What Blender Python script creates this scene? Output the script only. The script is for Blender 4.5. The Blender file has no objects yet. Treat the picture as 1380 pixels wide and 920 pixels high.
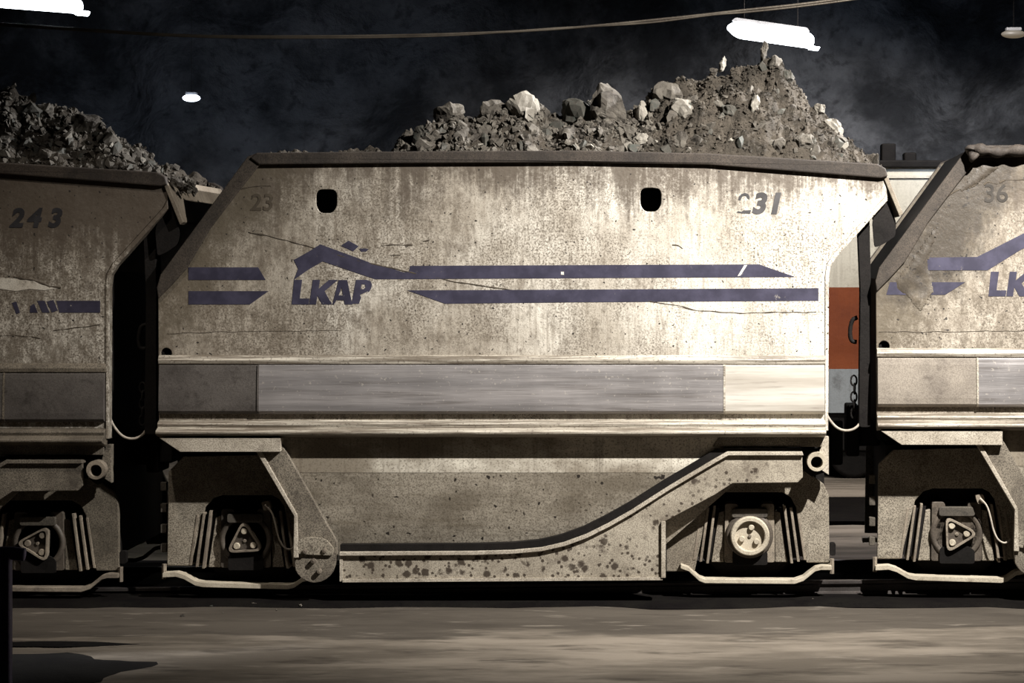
import bpy, bmesh, math, random
import numpy as np
from mathutils import Vector, Matrix, noise as mnoise
from mathutils.geometry import tessellate_polygon

# ------------------------------------------------------------------ camera, world, light, exposure
SC = bpy.context.scene
COL = SC.collection
PPM = 150.0            # photograph pixels per metre on the near side of the train (Y = 0)
CAM = Vector((1.40, -20.0, 3.02))
cd = bpy.data.cameras.new('camera'); cam = bpy.data.objects.new('camera', cd); COL.objects.link(cam)
cam.location = CAM; cam.rotation_euler = (math.pi / 2, 0, 0)
cd.sensor_width = 36.0; cd.lens = 36.0 * 20.0 / 9.2
cd.shift_x = -1.40 / 9.2; cd.shift_y = (2.367 - 3.02) / 9.2
cd.clip_end = 200
SC.camera = cam

def W(px, py, Y=0.0):
    """photograph pixel -> place at depth Y"""
    k = (20.0 + Y) / 20.0
    return Vector((CAM.x + (px - 900.0) / PPM * k, Y, CAM.z + (362.0 - py) / PPM * k))
def PY(p):
    k = 20.0 / (20.0 + p[1]); return 362.0 - (p[2] - CAM.z) * PPM * k

wd = bpy.data.worlds.new('world'); SC.world = wd; wd.use_nodes = True
wd.node_tree.nodes['Background'].inputs[0].default_value = (0.55, 0.62, 0.8, 1)
wd.node_tree.nodes['Background'].inputs[1].default_value = 0.007

def spot(name, loc, aim, power, size, blend, radius, color):
    l = bpy.data.lights.new(name, 'SPOT'); l.energy = power; l.spot_size = math.radians(size); l.spot_blend = blend
    l.shadow_soft_size = radius; l.color = color
    o = bpy.data.objects.new(name, l); COL.objects.link(o); o.location = loc
    o.rotation_euler = (Vector(aim) - Vector(loc)).to_track_quat('-Z', 'Y').to_euler(); return o
spot('hall_floodlight', (5.9, -5.2, 8.5), (2.3, 0.2, 2.35), 13500, 72, 1.0, 0.08, (1.0, 0.975, 0.93))
spot('hall_floodlight_dim', (-4.2, -3.2, 8.2), (-4.0, 0.0, 0.5), 700, 42, 0.9, 0.09, (1.0, 0.91, 0.80))
spot('back_floor_fill', (4.2, 4.6, 8.6), (3.0, 4.4, 0.0), 1100, 50, 0.8, 0.2, (0.93, 0.92, 1.0))  # unseen spot added to brighten the floor behind the right gap
spot('back_floor_fill_left', (-3.4, 5.0, 8.6), (-3.2, 4.2, 0.0), 420, 50, 0.8, 0.2, (0.93, 0.97, 0.92))  # unseen spot added to lift the floor in the left gap
spot('service_car_fill', (4.6, 7.2, 8.4), (3.6, 11.0, 1.2), 3600, 110, 0.6, 0.3, (1.0, 0.95, 0.90))  # added without a visible fixture, aimed to light the service car
spot('back_wall_fill', (-5.0, 9.5, 6.0), (-5.2, 16.0, 4.4), 170, 110, 0.9, 0.3, (0.72, 0.83, 1.0))  # added for the bluish glow on the left of the back wall
spot('back_wall_fill_right', (6.0, 10.0, 5.2), (4.6, 16.0, 5.0), 170, 80, 1.0, 0.3, (0.62, 0.77, 1.0))  # likewise added, for the bluish glow on the right

spot('heap_edge_fill', (9.5, 2.6, 8.2), (2.0, 1.0, 4.5), 17000, 30, 0.6, 0.12, (0.97, 0.98, 1.0))  # extra unseen spot put in to light the heaps' right faces

SC.view_settings.view_transform = 'Standard'; SC.view_settings.look = 'None'
SC.view_settings.gamma = 1.0; SC.view_settings.use_curve_mapping = False
SC.view_settings.exposure = 0.0

# ------------------------------------------------------------------ node helpers and materials
class NT:
    def __init__(s, name):
        s.m = bpy.data.materials.new(name); s.m.use_nodes = True
        s.t = s.m.node_tree; s.b = s.t.nodes['Principled BSDF']; s.pos = None; s.loc = None
    def n(s, kind, **ins):
        nd = s.t.nodes.new(kind)
        for k, v in ins.items():
            s.set(nd.inputs[k.replace('_', ' ')], v)
        return nd
    def set(s, inp, v):
        if isinstance(v, bpy.types.NodeSocket): s.t.links.new(v, inp)
        elif isinstance(v, tuple) and len(v) == 3 and inp.type == 'RGBA': inp.default_value = (*v, 1)
        else: inp.default_value = v
    def world(s):
        if not s.pos: s.pos = s.n('ShaderNodeNewGeometry').outputs['Position']
        return s.pos
    def local(s):
        if not s.loc: s.loc = s.n('ShaderNodeTexCoord').outputs['Object']
        return s.loc
    def noise(s, scale=1.0, stretch=(1, 1, 1), detail=5, rough=0.6, dist=0.0, local=False, off=(0, 0, 0)):
        mp = s.n('ShaderNodeMapping', Vector=s.local() if local else s.world(), Scale=tuple(scale * k for k in stretch), Location=off)
        return s.n('ShaderNodeTexNoise', Vector=mp.outputs[0], Scale=1.0, Detail=detail, Roughness=rough, Distortion=dist).outputs['Fac']
    def vor(s, scale, stretch=(1, 1, 1), rnd=1.0):
        mp = s.n('ShaderNodeMapping', Vector=s.world(), Scale=tuple(scale * k for k in stretch))
        return s.n('ShaderNodeTexVoronoi', Vector=mp.outputs[0], Scale=1.0, Randomness=rnd)
    def step(s, v, a, b, lo=0.0, hi=1.0):
        r = s.n('ShaderNodeMapRange'); r.interpolation_type = 'SMOOTHSTEP'
        s.set(r.inputs[0], v)
        for i, q in enumerate((a, b, lo, hi)): r.inputs[1 + i].default_value = q
        return r.outputs[0]
    def math(s, op, a, b=0.0):
        nd = s.t.nodes.new('ShaderNodeMath'); nd.operation = op; s.set(nd.inputs[0], a); s.set(nd.inputs[1], b); return nd.outputs[0]
    def mix(s, f, a, b):
        nd = s.t.nodes.new('ShaderNodeMix'); nd.data_type = 'RGBA'
        s.set(nd.inputs[0], f); s.set(nd.inputs[6], a); s.set(nd.inputs[7], b); return nd.outputs[2]
    def axis(s, i, local=True):
        return s.n('ShaderNodeSeparateXYZ', Vector=s.local() if local else s.world()).outputs[i]
    def bump(s, h, strength=0.4, dist=0.02):
        s.set(s.b.inputs['Normal'], s.n('ShaderNodeBump', Height=h, Strength=strength, Distance=dist).outputs[0])
    def done(s, color, rough=0.6, metal=0.0, spec=0.4):
        s.set(s.b.inputs['Base Color'], color); s.set(s.b.inputs['Roughness'], rough); s.set(s.b.inputs['Metallic'], metal)
        s.b.inputs['Specular IOR Level'].default_value = spec
        return s.m

def m_dusty(name, a, b, dark, speck=0.5, scale=1.0, rough=0.75, spots=0.0, metal=0.0, streak=0.0, spec=0.3):
    t = NT(name)
    c = t.mix(t.step(t.noise(2.2 * scale), 0.35, 0.68), a, b)
    c = t.mix(t.step(t.noise(95 * scale, detail=3, rough=0.7), 0.44, 0.60, 0, speck), c, dark)
    c = t.mix(t.step(t.noise(7 * scale, detail=6, rough=0.75), 0.52, 0.72, 0, 0.7), c, dark)
    if streak: c = t.mix(t.step(t.noise(1.0, (16, 16, 0.9)), 0.48, 0.72, 0, streak), c, dark)
    if spots:
        v = t.vor(8.5, rnd=1.0).outputs['Distance']; w = t.vor(19.0).outputs['Distance']
        wob = t.noise(38, detail=4, rough=0.7)
        m1 = t.step(t.math('ADD', v, t.math('MULTIPLY', wob, 0.45)), 0.58, 0.44)
        m2 = t.step(t.math('ADD', w, t.math('MULTIPLY', wob, 0.45)), 0.56, 0.44)
        area = t.step(t.math('ADD', t.noise(2.2, detail=3), t.math('MULTIPLY', t.axis(2), -0.22)), 0.22, 0.36)
        c = t.mix(t.math('MULTIPLY', t.math('MULTIPLY', t.math('MAXIMUM', m1, m2), area), spots), c, (0.035, 0.024, 0.016))
    t.bump(t.noise(30 * scale, detail=4), 0.25, 0.012)
    return t.done(c, rough, metal, spec)

CREAM, CREAM2, GRIME, BLACKISH = (0.62, 0.57, 0.49), (0.36, 0.315, 0.255), (0.085, 0.066, 0.049), (0.025, 0.02, 0.016)
def plate_color(t, dirt=0.0, corner=0.0):
    z = t.axis(2); x = t.axis(0)
    big = t.noise(0.8, detail=4, off=(3, 0, 1))
    c = t.mix(t.step(t.math('ADD', big, t.math('MULTIPLY', x, -0.05)), 0.36, 0.62), CREAM, CREAM2)
    c = t.mix(t.step(t.noise(1.0, (26, 26, 2.2), detail=6), 0.46, 0.72, 0, 0.6), c, (0.20, 0.165, 0.125))
    lft = t.math('ADD', t.math('MULTIPLY', x, -0.016), dirt)
    c = t.mix(t.step(t.math('ADD', t.noise(5, (1, 1, 0.6), detail=8, rough=0.8), lft), 0.47, 0.66, 0, 0.8), c, (0.155, 0.125, 0.093))
    c = t.mix(t.step(t.math('ADD', t.noise(15, (1, 1, 0.6), detail=8, rough=0.85, off=(5, 0, 9)), lft), 0.50, 0.64, 0, 0.75), c, (0.115, 0.092, 0.067))
    wide = t.step(t.math('ADD', t.noise(1.4, (1, 1, 0.8), detail=4, off=(2, 0, 5)), lft), 0.38, 0.60, 0.1, 1.0)
    c = t.mix(t.math('MULTIPLY', t.step(t.noise(55, detail=5, rough=0.75), 0.47, 0.58, 0, 0.9), wide), c, (0.095, 0.075, 0.054))
    # dirt run-off hanging from the rim
    run = t.math('ADD', z, t.math('MULTIPLY', t.math('SUBTRACT', t.noise(1.0, (13, 13, 0.8), detail=6, rough=0.7), 0.5), 0.9))
    run = t.math('ADD', run, t.math('MULTIPLY', t.math('SUBTRACT', t.noise(1.6, (1, 1, 0.6), detail=4, off=(7, 2, 0)), 0.5), 1.5))
    run = t.math('ADD', run, t.math('MULTIPLY', t.math('SUBTRACT', t.noise(24, detail=6, rough=0.8), 0.5), 0.75))
    c = t.mix(t.step(run, 3.55 - dirt * 6, 3.95 - dirt * 5, 0, 0.95), c, GRIME)
    # grime at the sloped corner
    cor = t.math('SUBTRACT', t.math('MULTIPLY', z, 0.75), x)
    cor = t.math('ADD', cor, t.math('MULTIPLY', t.math('SUBTRACT', t.noise(3, detail=6, rough=0.7), 0.5), 1.8))
    c = t.mix(t.step(cor, 4.55 - corner, 5.25 - corner * 0.6, 0, 0.9), c, (0.10, 0.08, 0.055))
    if corner:      # soaked-in stain down from the buckled corner
        d = t.math('SUBTRACT', t.math('MULTIPLY', t.math('ADD', x, 2.55), 0.885), t.math('MULTIPLY', t.math('SUBTRACT', z, 3.27), 0.466))
        d = t.math('ADD', t.math('ABSOLUTE', d), t.math('MULTIPLY', t.math('SUBTRACT', t.noise(4, (1.6, 1, 0.8), detail=7, rough=0.75), 0.5), 1.1))
        k = t.math('MULTIPLY', t.step(d, 0.48, 0.16), t.step(t.math('ADD', z, t.noise(5)), 3.05, 3.4))
        c = t.mix(t.math('MULTIPLY', k, 0.9), c, (0.038, 0.030, 0.022))
    c = t.mix(t.step(t.noise(90, detail=2), 0.58, 0.66, 0, 0.8), c, GRIME)
    c = t.mix(t.step(t.noise(26, detail=1, off=(1, 5, 2)), 0.69, 0.73), c, BLACKISH)
    # scuffed band above the wear strip
    return c
def make_plate(name='weathered_cream_plate', dirt=0.0, corner=0.0):
    t = NT(name); c = plate_color(t, dirt, corner)
    t.bump(t.math('ADD', t.noise(2.2, detail=3), t.math('MULTIPLY', t.noise(22, detail=4), 0.25)), 0.35, 0.05)
    return t.done(c, 0.52, 0.0, 0.45)
def make_paint(name, col, wear_lo, wear_hi):
    t = NT(name); base = plate_color(t)
    c = t.mix(t.step(t.noise(5, (1, 1, 1)), 0.35, 0.7), col, tuple(v * 1.6 + 0.006 for v in col))
    f = t.step(t.math('ADD', t.noise(17, (1, 1, 0.8), detail=7, rough=0.78), t.math('MULTIPLY', t.noise(2.3), 0.35)), wear_lo, wear_hi)
    return t.done(t.mix(f, c, base), 0.5, 0.0, 0.4)
M = {}
M['plate'] = make_plate(); M['plate_soiled'] = make_plate('soiled_brown_plate', 0.10, 0.0); M['plate_corner'] = make_plate('plate_with_soiled_corner', 0.0, 0.25)
M['navy'] = make_paint('worn_navy_paint', (0.026, 0.0235, 0.040), 0.80, 0.92)
M['digit'] = make_paint('worn_grey_paint', (0.04, 0.037, 0.037), 0.82, 0.95)
M['ghost'] = make_paint('ghost_grey_paint', (0.055, 0.043, 0.03), 0.70, 0.92)
M['digit_dark'] = make_paint('dark_grey_paint', (0.02, 0.019, 0.021), 0.86, 0.98)
M['digit_brown'] = make_paint('brown_ghost_digit', (0.020, 0.016, 0.012), 0.88, 1.0)
M['flake'] = m_dusty('white_flake', (0.68, 0.64, 0.56), (0.55, 0.50, 0.42), GRIME, 0.25, 1.0)
t = NT('worn_steel_band')
x = t.axis(0)
c = t.mix(t.step(t.noise(1.0, (0.5, 6, 9), detail=5, dist=0.4), 0.35, 0.68), (0.30, 0.275, 0.265), (0.19, 0.175, 0.17))
c = t.mix(t.step(t.noise(1.0, (1.2, 30, 40), detail=6), 0.50, 0.72, 0, 0.6), c, (0.10, 0.085, 0.075))
c = t.mix(t.step(t.noise(34, detail=3), 0.63, 0.69, 0, 0.6), c, (0.42, 0.38, 0.33))
t.bump(t.noise(1.0, (0.8, 8, 12), detail=4), 0.3, 0.02)
M['band'] = t.done(c, t.step(t.noise(3), 0.3, 0.7, 0.36, 0.55), 0.35, 0.5)
M['band_dark'] = m_dusty('sooty_steel_band', (0.105, 0.092, 0.082), (0.065, 0.056, 0.05), (0.025, 0.02, 0.017), 0.4, 1.0, 0.6, metal=0.1)
M['band_worn'] = m_dusty('brown_steel_band', (0.25, 0.215, 0.175), (0.165, 0.14, 0.115), (0.07, 0.055, 0.045), 0.4, 1.0, 0.6, metal=0.1)
t = NT('pale_steel_band')
c = t.mix(t.step(t.noise(1.0, (0.6, 6, 8), detail=5), 0.35, 0.7), (0.56, 0.52, 0.46), (0.36, 0.32, 0.27))
c = t.mix(t.step(t.noise(1.0, (1.6, 20, 26), detail=6), 0.52, 0.72, 0, 0.5), c, GRIME)
M['band_pale'] = t.done(c, 0.45, 0.2, 0.5)
t = NT('ledge_steel')
c = t.mix(t.step(t.math('ADD', t.noise(1.0, (0.8, 14, 30), detail=6, rough=0.75), t.math('MULTIPLY', t.axis(0), -0.012)), 0.36, 0.60), (0.52, 0.47, 0.39), (0.13, 0.105, 0.078))
c = t.mix(t.step(t.noise(50, detail=3), 0.58, 0.66, 0, 0.7), c, GRIME)
t.bump(t.noise(14, (0.5, 1, 1)), 0.35, 0.02)
M['ledge'] = t.done(c, 0.48, 0.1, 0.5)
t = NT('belly_plate')
c = t.mix(t.step(t.noise(1.2, (1, 1, 2), detail=5), 0.36, 0.66), (0.37, 0.325, 0.26), (0.18, 0.152, 0.115))
c = t.mix(t.step(t.noise(1.0, (1.5, 20, 26), detail=6), 0.50, 0.72, 0, 0.5), c, (0.17, 0.14, 0.10))
c = t.mix(t.step(t.noise(70, detail=5, rough=0.75), 0.46, 0.60, 0, 0.75), c, (0.085, 0.068, 0.049))
c = t.mix(t.step(t.noise(17, detail=1), 0.70, 0.74), c, BLACKISH)
c = t.mix(t.step(t.noise(1.0, (22, 22, 1.5)), 0.50, 0.75, 0, 0.45), c, (0.09, 0.07, 0.05))
t.bump(t.noise(18, detail=5), 0.25, 0.015)
M['belly'] = t.done(c, 0.5, 0.1, 0.45)
t = NT('lit_belly_top')  # paler towards the right: direct light painted into the belly's upper strip
c = t.mix(t.step(t.math('ADD', t.noise(1.1, (1, 1, 2), detail=5), t.math('MULTIPLY', t.axis(0), -0.07)), 0.34, 0.62), (0.60, 0.55, 0.46), (0.21, 0.177, 0.134))
c = t.mix(t.step(t.noise(60, detail=5, rough=0.75), 0.50, 0.62, 0, 0.7), c, (0.10, 0.08, 0.058))
c = t.mix(t.step(t.noise(1.0, (24, 24, 1.2)), 0.50, 0.72, 0, 0.45), c, (0.09, 0.07, 0.05))
M['belly_lit'] = t.done(c, 0.5, 0.05, 0.45)
M['sill'] = m_dusty('dusty_spotted_sill', (0.37, 0.325, 0.255), (0.23, 0.197, 0.15), (0.09, 0.07, 0.053), 0.6, 1.0, 0.7, spots=0.95)
M['frame'] = m_dusty('dusty_brown_frame', (0.31, 0.27, 0.21), (0.17, 0.143, 0.108), (0.06, 0.048, 0.036), 0.85, 1.0, 0.8)
M['strut'] = m_dusty('dusty_strut', (0.22, 0.188, 0.145), (0.105, 0.087, 0.066), (0.04, 0.032, 0.025), 0.8, 1.0, 0.8)
M['flange'] = m_dusty('pale_flange', (0.48, 0.425, 0.345), (0.31, 0.268, 0.21), (0.09, 0.07, 0.052), 0.6, 1.0, 0.6)
M['rim'] = m_dusty('rusty_rim', (0.058, 0.045, 0.035), (0.032, 0.025, 0.02), (0.014, 0.011, 0.009), 0.6, 1.0, 0.75, streak=0.3)
M['corner'] = m_dusty('rusty_corner_bar', (0.065, 0.051, 0.039), (0.034, 0.027, 0.021), (0.013, 0.010, 0.008), 0.6, 1.0, 0.7)
M['lip'] = m_dusty('scraped_lip', (0.22, 0.185, 0.14), (0.15, 0.122, 0.09), (0.06, 0.045, 0.035), 0.4, 1.0, 0.6, streak=0.4)
M['dark'] = m_dusty('oily_black_steel', (0.013, 0.011, 0.010), (0.008, 0.007, 0.006), (0.004, 0.003, 0.003), 0.5, 1.0, 0.7, spec=0.1)
M['rubber'] = m_dusty('dusty_rubber', (0.10, 0.085, 0.065), (0.055, 0.046, 0.037), (0.02, 0.017, 0.014), 0.5, 1.0, 0.8)
M['cast'] = m_dusty('cast_axle_box', (0.30, 0.25, 0.19), (0.16, 0.13, 0.10), (0.045, 0.036, 0.028), 0.5, 1.4, 0.65)
M['cast_dark'] = m_dusty('greasy_cast_axle_box', (0.105, 0.085, 0.066), (0.055, 0.045, 0.036), (0.02, 0.016, 0.013), 0.5, 1.4, 0.5)
M['cap'] = m_dusty('pale_bearing_cap', (0.50, 0.44, 0.34), (0.36, 0.31, 0.235), (0.11, 0.085, 0.06), 0.4, 1.4, 0.6)
M['cable'] = m_dusty('grey_cable', (0.45, 0.40, 0.33), (0.32, 0.28, 0.23), (0.10, 0.08, 0.06), 0.3, 2.0, 0.6)
M['scratch'] = m_dusty('dark_gouge', (0.075, 0.058, 0.04), (0.05, 0.038, 0.027), (0.02, 0.015, 0.01), 0.5, 1.0, 0.8)
M['buckle'] = m_dusty('soiled_buckled_plate', (0.13, 0.108, 0.082), (0.05, 0.04, 0.03), (0.022, 0.017, 0.013), 0.6, 1.0, 0.75, streak=0.5)
t = NT('ore_rock')
c = t.mix(t.step(t.noise(4, detail=6), 0.35, 0.68), (0.10, 0.088, 0.072), (0.038, 0.032, 0.026))
c = t.mix(t.step(t.noise(30, detail=4), 0.54, 0.66, 0, 0.7), c, (0.07, 0.058, 0.046))
t.bump(t.noise(18, detail=6, rough=0.7), 0.6, 0.03)
M['rock'] = t.done(c, 0.85, 0.0, 0.25)
M['rock_pale'] = m_dusty('pale_ore_rock', (0.24, 0.218, 0.184), (0.12, 0.107, 0.088), (0.07, 0.058, 0.046), 0.4, 1.0, 0.8)
M['rock_dark'] = m_dusty('dark_ore_rock', (0.075, 0.065, 0.054), (0.04, 0.034, 0.028), (0.02, 0.033, 0.026), 0.5, 1.2, 0.8)
t = NT('ore_fines')
c = t.mix(t.step(t.noise(5, detail=6), 0.35, 0.68), (0.075, 0.062, 0.048), (0.030, 0.025, 0.019))
c = t.mix(t.step(t.noise(40, detail=4), 0.52, 0.66, 0, 0.8), c, (0.05, 0.04, 0.031))
t.bump(t.noise(22, detail=7, rough=0.75), 0.9, 0.05)
M['fines'] = t.done(c, 0.9, 0.0, 0.2)
t = NT('mine_floor')
c = t.mix(t.step(t.noise(1.0, (0.35, 1.2, 1), detail=6, rough=0.65, off=(2, 3, 0)), 0.38, 0.62), (0.19, 0.16, 0.127), (0.09, 0.074, 0.057))
c = t.mix(t.step(t.noise(1.0, (1.1, 4.0, 1), detail=6, off=(4, 1, 0)), 0.52, 0.68, 0, 0.75), c, (0.035, 0.027, 0.020))
# darker strip along the train with a ragged edge
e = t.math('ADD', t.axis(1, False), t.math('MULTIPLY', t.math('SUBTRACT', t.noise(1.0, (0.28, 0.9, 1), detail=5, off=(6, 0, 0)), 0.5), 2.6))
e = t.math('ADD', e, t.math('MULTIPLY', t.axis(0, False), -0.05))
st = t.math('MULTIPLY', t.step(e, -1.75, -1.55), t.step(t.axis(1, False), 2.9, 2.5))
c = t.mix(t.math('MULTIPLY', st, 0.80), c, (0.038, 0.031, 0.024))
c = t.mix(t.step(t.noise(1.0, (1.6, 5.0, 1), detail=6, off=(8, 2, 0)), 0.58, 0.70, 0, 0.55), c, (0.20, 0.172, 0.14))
t.bump(t.noise(1.0, (4, 10, 1), detail=6), 0.4, 0.03)
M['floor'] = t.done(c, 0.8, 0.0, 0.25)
t = NT('tunnel_rock')
c = t.mix(t.step(t.noise(0.45, detail=6, rough=0.65), 0.40, 0.66), (0.035, 0.037, 0.042), (0.17, 0.175, 0.19))
c = t.mix(t.step(t.noise(4, detail=6), 0.5, 0.7, 0, 0.6), c, (0.02, 0.02, 0.022))
t.bump(t.noise(2.5, detail=8), 0.8, 0.2)
M['wall'] = t.done(c, 0.85, 0.0, 0.2)
M['rail'] = m_dusty('steel_rail', (0.09, 0.08, 0.075), (0.05, 0.043, 0.04), (0.04, 0.03, 0.025), 0.4, 1.0, 0.4, metal=0.6)
M['trackbed'] = m_dusty('black_track_bed', (0.008, 0.007, 0.006), (0.005, 0.004, 0.004), (0.002, 0.002, 0.002), 0.5, 1.0, 0.95, spec=0.03)
M['floor_shadow'] = m_dusty('black_floor_shadow', (0.010, 0.009, 0.008), (0.006, 0.005, 0.005), (0.003, 0.003, 0.003), 0.5, 1.0, 0.85, spec=0.1)  # near-black colour for the modelled floor shadow
M['post'] = m_dusty('navy_post_paint', (0.20, 0.18, 0.38), (0.14, 0.126, 0.26), (0.06, 0.054, 0.10), 0.3, 0.5, 0.5)
M['van_white'] = m_dusty('dull_white_paint', (0.55, 0.52, 0.44), (0.43, 0.40, 0.33), (0.22, 0.19, 0.15), 0.15, 0.4, 0.6, streak=0.35)
M['van_orange'] = m_dusty('orange_paint', (0.22, 0.055, 0.016), (0.16, 0.038, 0.012), (0.12, 0.03, 0.012), 0.15, 0.4, 0.55, streak=0.3)
M['van_grey'] = m_dusty('blue_grey_paint', (0.27, 0.29, 0.30), (0.20, 0.22, 0.235), (0.10, 0.10, 0.10), 0.15, 0.4, 0.6, streak=0.3)
M['wire'] = m_dusty('contact_wire', (0.13, 0.11, 0.085), (0.07, 0.058, 0.045), (0.08, 0.06, 0.05), 0.3, 1.0, 0.4, metal=0.4)
M['housing'] = m_dusty('lamp_housing', (0.25, 0.25, 0.26), (0.18, 0.18, 0.19), (0.08, 0.08, 0.08), 0.2, 1.0, 0.6)
def emis(name, col, s):
    t = NT(name); t.b.inputs['Base Color'].default_value = (0.8, 0.8, 0.8, 1)
    t.b.inputs['Emission Color'].default_value = (*col, 1); t.b.inputs['Emission Strength'].default_value = s; return t.m
M['tube'] = emis('lit_tube_cover', (0.86, 0.92, 1.0), 9.0)
M['bulb'] = emis('lit_bulkhead_glass', (0.80, 0.88, 1.0), 6.0)
M['bulb_dim'] = emis('dim_bulkhead_glass', (1.0, 0.78, 0.52), 0.14); M['bulb_dim'].node_tree.nodes['Principled BSDF'].inputs['Base Color'].default_value = (0.05, 0.05, 0.05, 1)

# ------------------------------------------------------------------ mesh helpers
OFF = Vector((0, 0, 0))       # subtracted from every vertex: the origin of the thing being built
def link_mesh(name, verts, faces, mat, parent=None, smooth=False, bevel=0.0, mats=None):
    me = bpy.data.meshes.new(name)
    me.from_pydata([tuple(Vector(v) - OFF) for v in verts], [], faces); me.validate(); me.update()
    bm = bmesh.new(); bm.from_mesh(me); bmesh.ops.recalc_face_normals(bm, faces=bm.faces); bm.to_mesh(me); bm.free()
    if mat: me.materials.append(M[mat])
    if smooth:
        for p in me.polygons: p.use_smooth = True
    o = bpy.data.objects.new(name, me); COL.objects.link(o)
    if parent: o.parent = parent
    else: o.location = OFF
    if bevel:
        b = o.modifiers.new('bevel', 'BEVEL'); b.width = bevel; b.segments = 2; b.limit_method = 'ANGLE'; b.angle_limit = math.radians(40)
    return o
def tag(o, label=None, cat=None, group=None, kind=None):
    for k, v in (('label', label), ('category', cat), ('group', group), ('kind', kind)):
        if v: o[k] = v
    return o
def empty(name, loc):
    o = bpy.data.objects.new(name, None); o.empty_display_size = 0.2; o.location = loc; COL.objects.link(o); return o
class MB:
    def __init__(s): s.v = []; s.f = []
    def add(s, v, f):
        n = len(s.v); s.v += [tuple(q) for q in v]; s.f += [tuple(i + n for i in g) for g in f]; return s
    def box(s, a, b):
        x0, y0, z0 = a; x1, y1, z1 = b
        return s.add([(x0,y0,z0),(x1,y0,z0),(x1,y1,z0),(x0,y1,z0),(x0,y0,z1),(x1,y0,z1),(x1,y1,z1),(x0,y1,z1)],
                     [(0,3,2,1),(4,5,6,7),(0,1,5,4),(1,2,6,5),(2,3,7,6),(3,0,4,7)])
    def plate(s, loop, y0, y1, holes=()):
        """outline of (x, z) pairs given thickness from y0 to y1, with real holes"""
        loops = [list(loop)] + [list(h) for h in holes]
        tris = tessellate_polygon([[Vector((p[0], p[1], 0)) for p in l] for l in loops])
        fl = [p for l in loops for p in l]; n = len(fl)
        f = [tuple(q) for q in tris] + [tuple(i + n for i in reversed(q)) for q in tris]
        k = 0
        for l in loops:
            m = len(l)
            for i in range(m): a, b = k + i, k + (i + 1) % m; f.append((a, b, b + n, a + n))
            k += m
        return s.add([(p[0], y0, p[1]) for p in fl] + [(p[0], y1, p[1]) for p in fl], f)
    def sweep(s, prof, x0, x1, closed=True):
        """(y, z) outline drawn out along x; x0/x1 numbers"""
        n = len(prof); v = [(x0, p[0], p[1]) for p in prof] + [(x1, p[0], p[1]) for p in prof]
        f = [(i, (i + 1) % n, (i + 1) % n + n, i + n) for i in range(n)]
        f += [tuple(range(n))[::-1], tuple(range(n, 2 * n))]
        return s.add(v, f)
    def tube(s, path, r, n=8):
        path = [Vector(p) for p in path]; rs = r if isinstance(r, (list, tuple)) else [r] * len(path)
        v = []; f = []; up = Vector((0.13, 0.2, 0.97))
        for i, p in enumerate(path):
            d = (path[min(i + 1, len(path) - 1)] - path[max(i - 1, 0)]).normalized()
            a = d.cross(up); a = a.normalized() if a.length > 1e-4 else d.orthogonal().normalized()
            b = d.cross(a)
            for k in range(n):
                an = 2 * math.pi * k / n; v.append(p + (a * math.cos(an) + b * math.sin(an)) * rs[i])
        for i in range(len(path) - 1):
            for k in range(n): f.append((i*n+k, i*n+(k+1) % n, (i+1)*n+(k+1) % n, (i+1)*n+k))
        f += [tuple(range(n))[::-1], tuple(range(len(v) - n, len(v)))]
        return s.add(v, f)
    def lathe(s, c, prof, n=28):
        """(radius, y) profile turned about the Y axis through c=(x, z)"""
        v = []; f = []
        for r, y in prof:
            for k in range(n):
                a = 2 * math.pi * k / n; v.append((c[0] + r * math.cos(a), y, c[1] + r * math.sin(a)))
        for i in range(len(prof) - 1):
            for k in range(n): f.append((i*n+k, i*n+(k+1) % n, (i+1)*n+(k+1) % n, (i+1)*n+k))
        f += [tuple(range(n)), tuple(range((len(prof)-1)*n, len(prof)*n))]
        return s.add(v, f)
    def mirror(s):       # to the far side of the wagon
        s.v = [(a, 2.5 - b, c) for a, b, c in s.v]; return s
    def build(s, name, mat, parent=None, smooth=False, bevel=0.0):
        return link_mesh(name, s.v, s.f, mat, parent, smooth, bevel)
def L(pts, Y=0.0):
    return [(p.x, p.z) for p in (W(a, b, Y) for a, b in pts)]
def rounded(pts, r=6, n=4, only=None):
    out = []
    m = len(pts)
    for i, p in enumerate(pts):
        if only is not None and i not in only: out.append(p); continue
        p = Vector(p); a = Vector(pts[i - 1]) - p; b = Vector(pts[(i + 1) % m]) - p
        q = min(r, a.length * 0.45, b.length * 0.45); a = p + a.normalized() * q; b = p + b.normalized() * q
        for k in range(n + 1):
            t = k / n; v = a * (1-t)**2 + p * 2*t*(1-t) + b * t*t; out.append((v.x, v.y))
    return out
def circ(px, py, r, n=18, ry=None, Y=0.0):
    return L([(px + r * math.cos(2*math.pi*k/n), py + (ry or r) * math.sin(2*math.pi*k/n)) for k in range(n)], Y)
def spline(pts, n=6):
    out = []
    P = [Vector(p) for p in pts]
    for i in range(len(P) - 1):
        a, b, c, d = P[max(i-1, 0)], P[i], P[i+1], P[min(i+2, len(P)-1)]
        for k in range(n):
            t = k / n
            out.append(0.5*((2*b)+(c-a)*t+(2*a-5*b+4*c-d)*t*t+(3*b-a-3*c+d)*t**3))
    out.append(P[-1]); return out
def copy_tree(o, parent=None):
    c = o.copy(); COL.objects.link(c); c.parent = parent
    for ch in list(o.children): copy_tree(ch, c)
    return c

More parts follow.
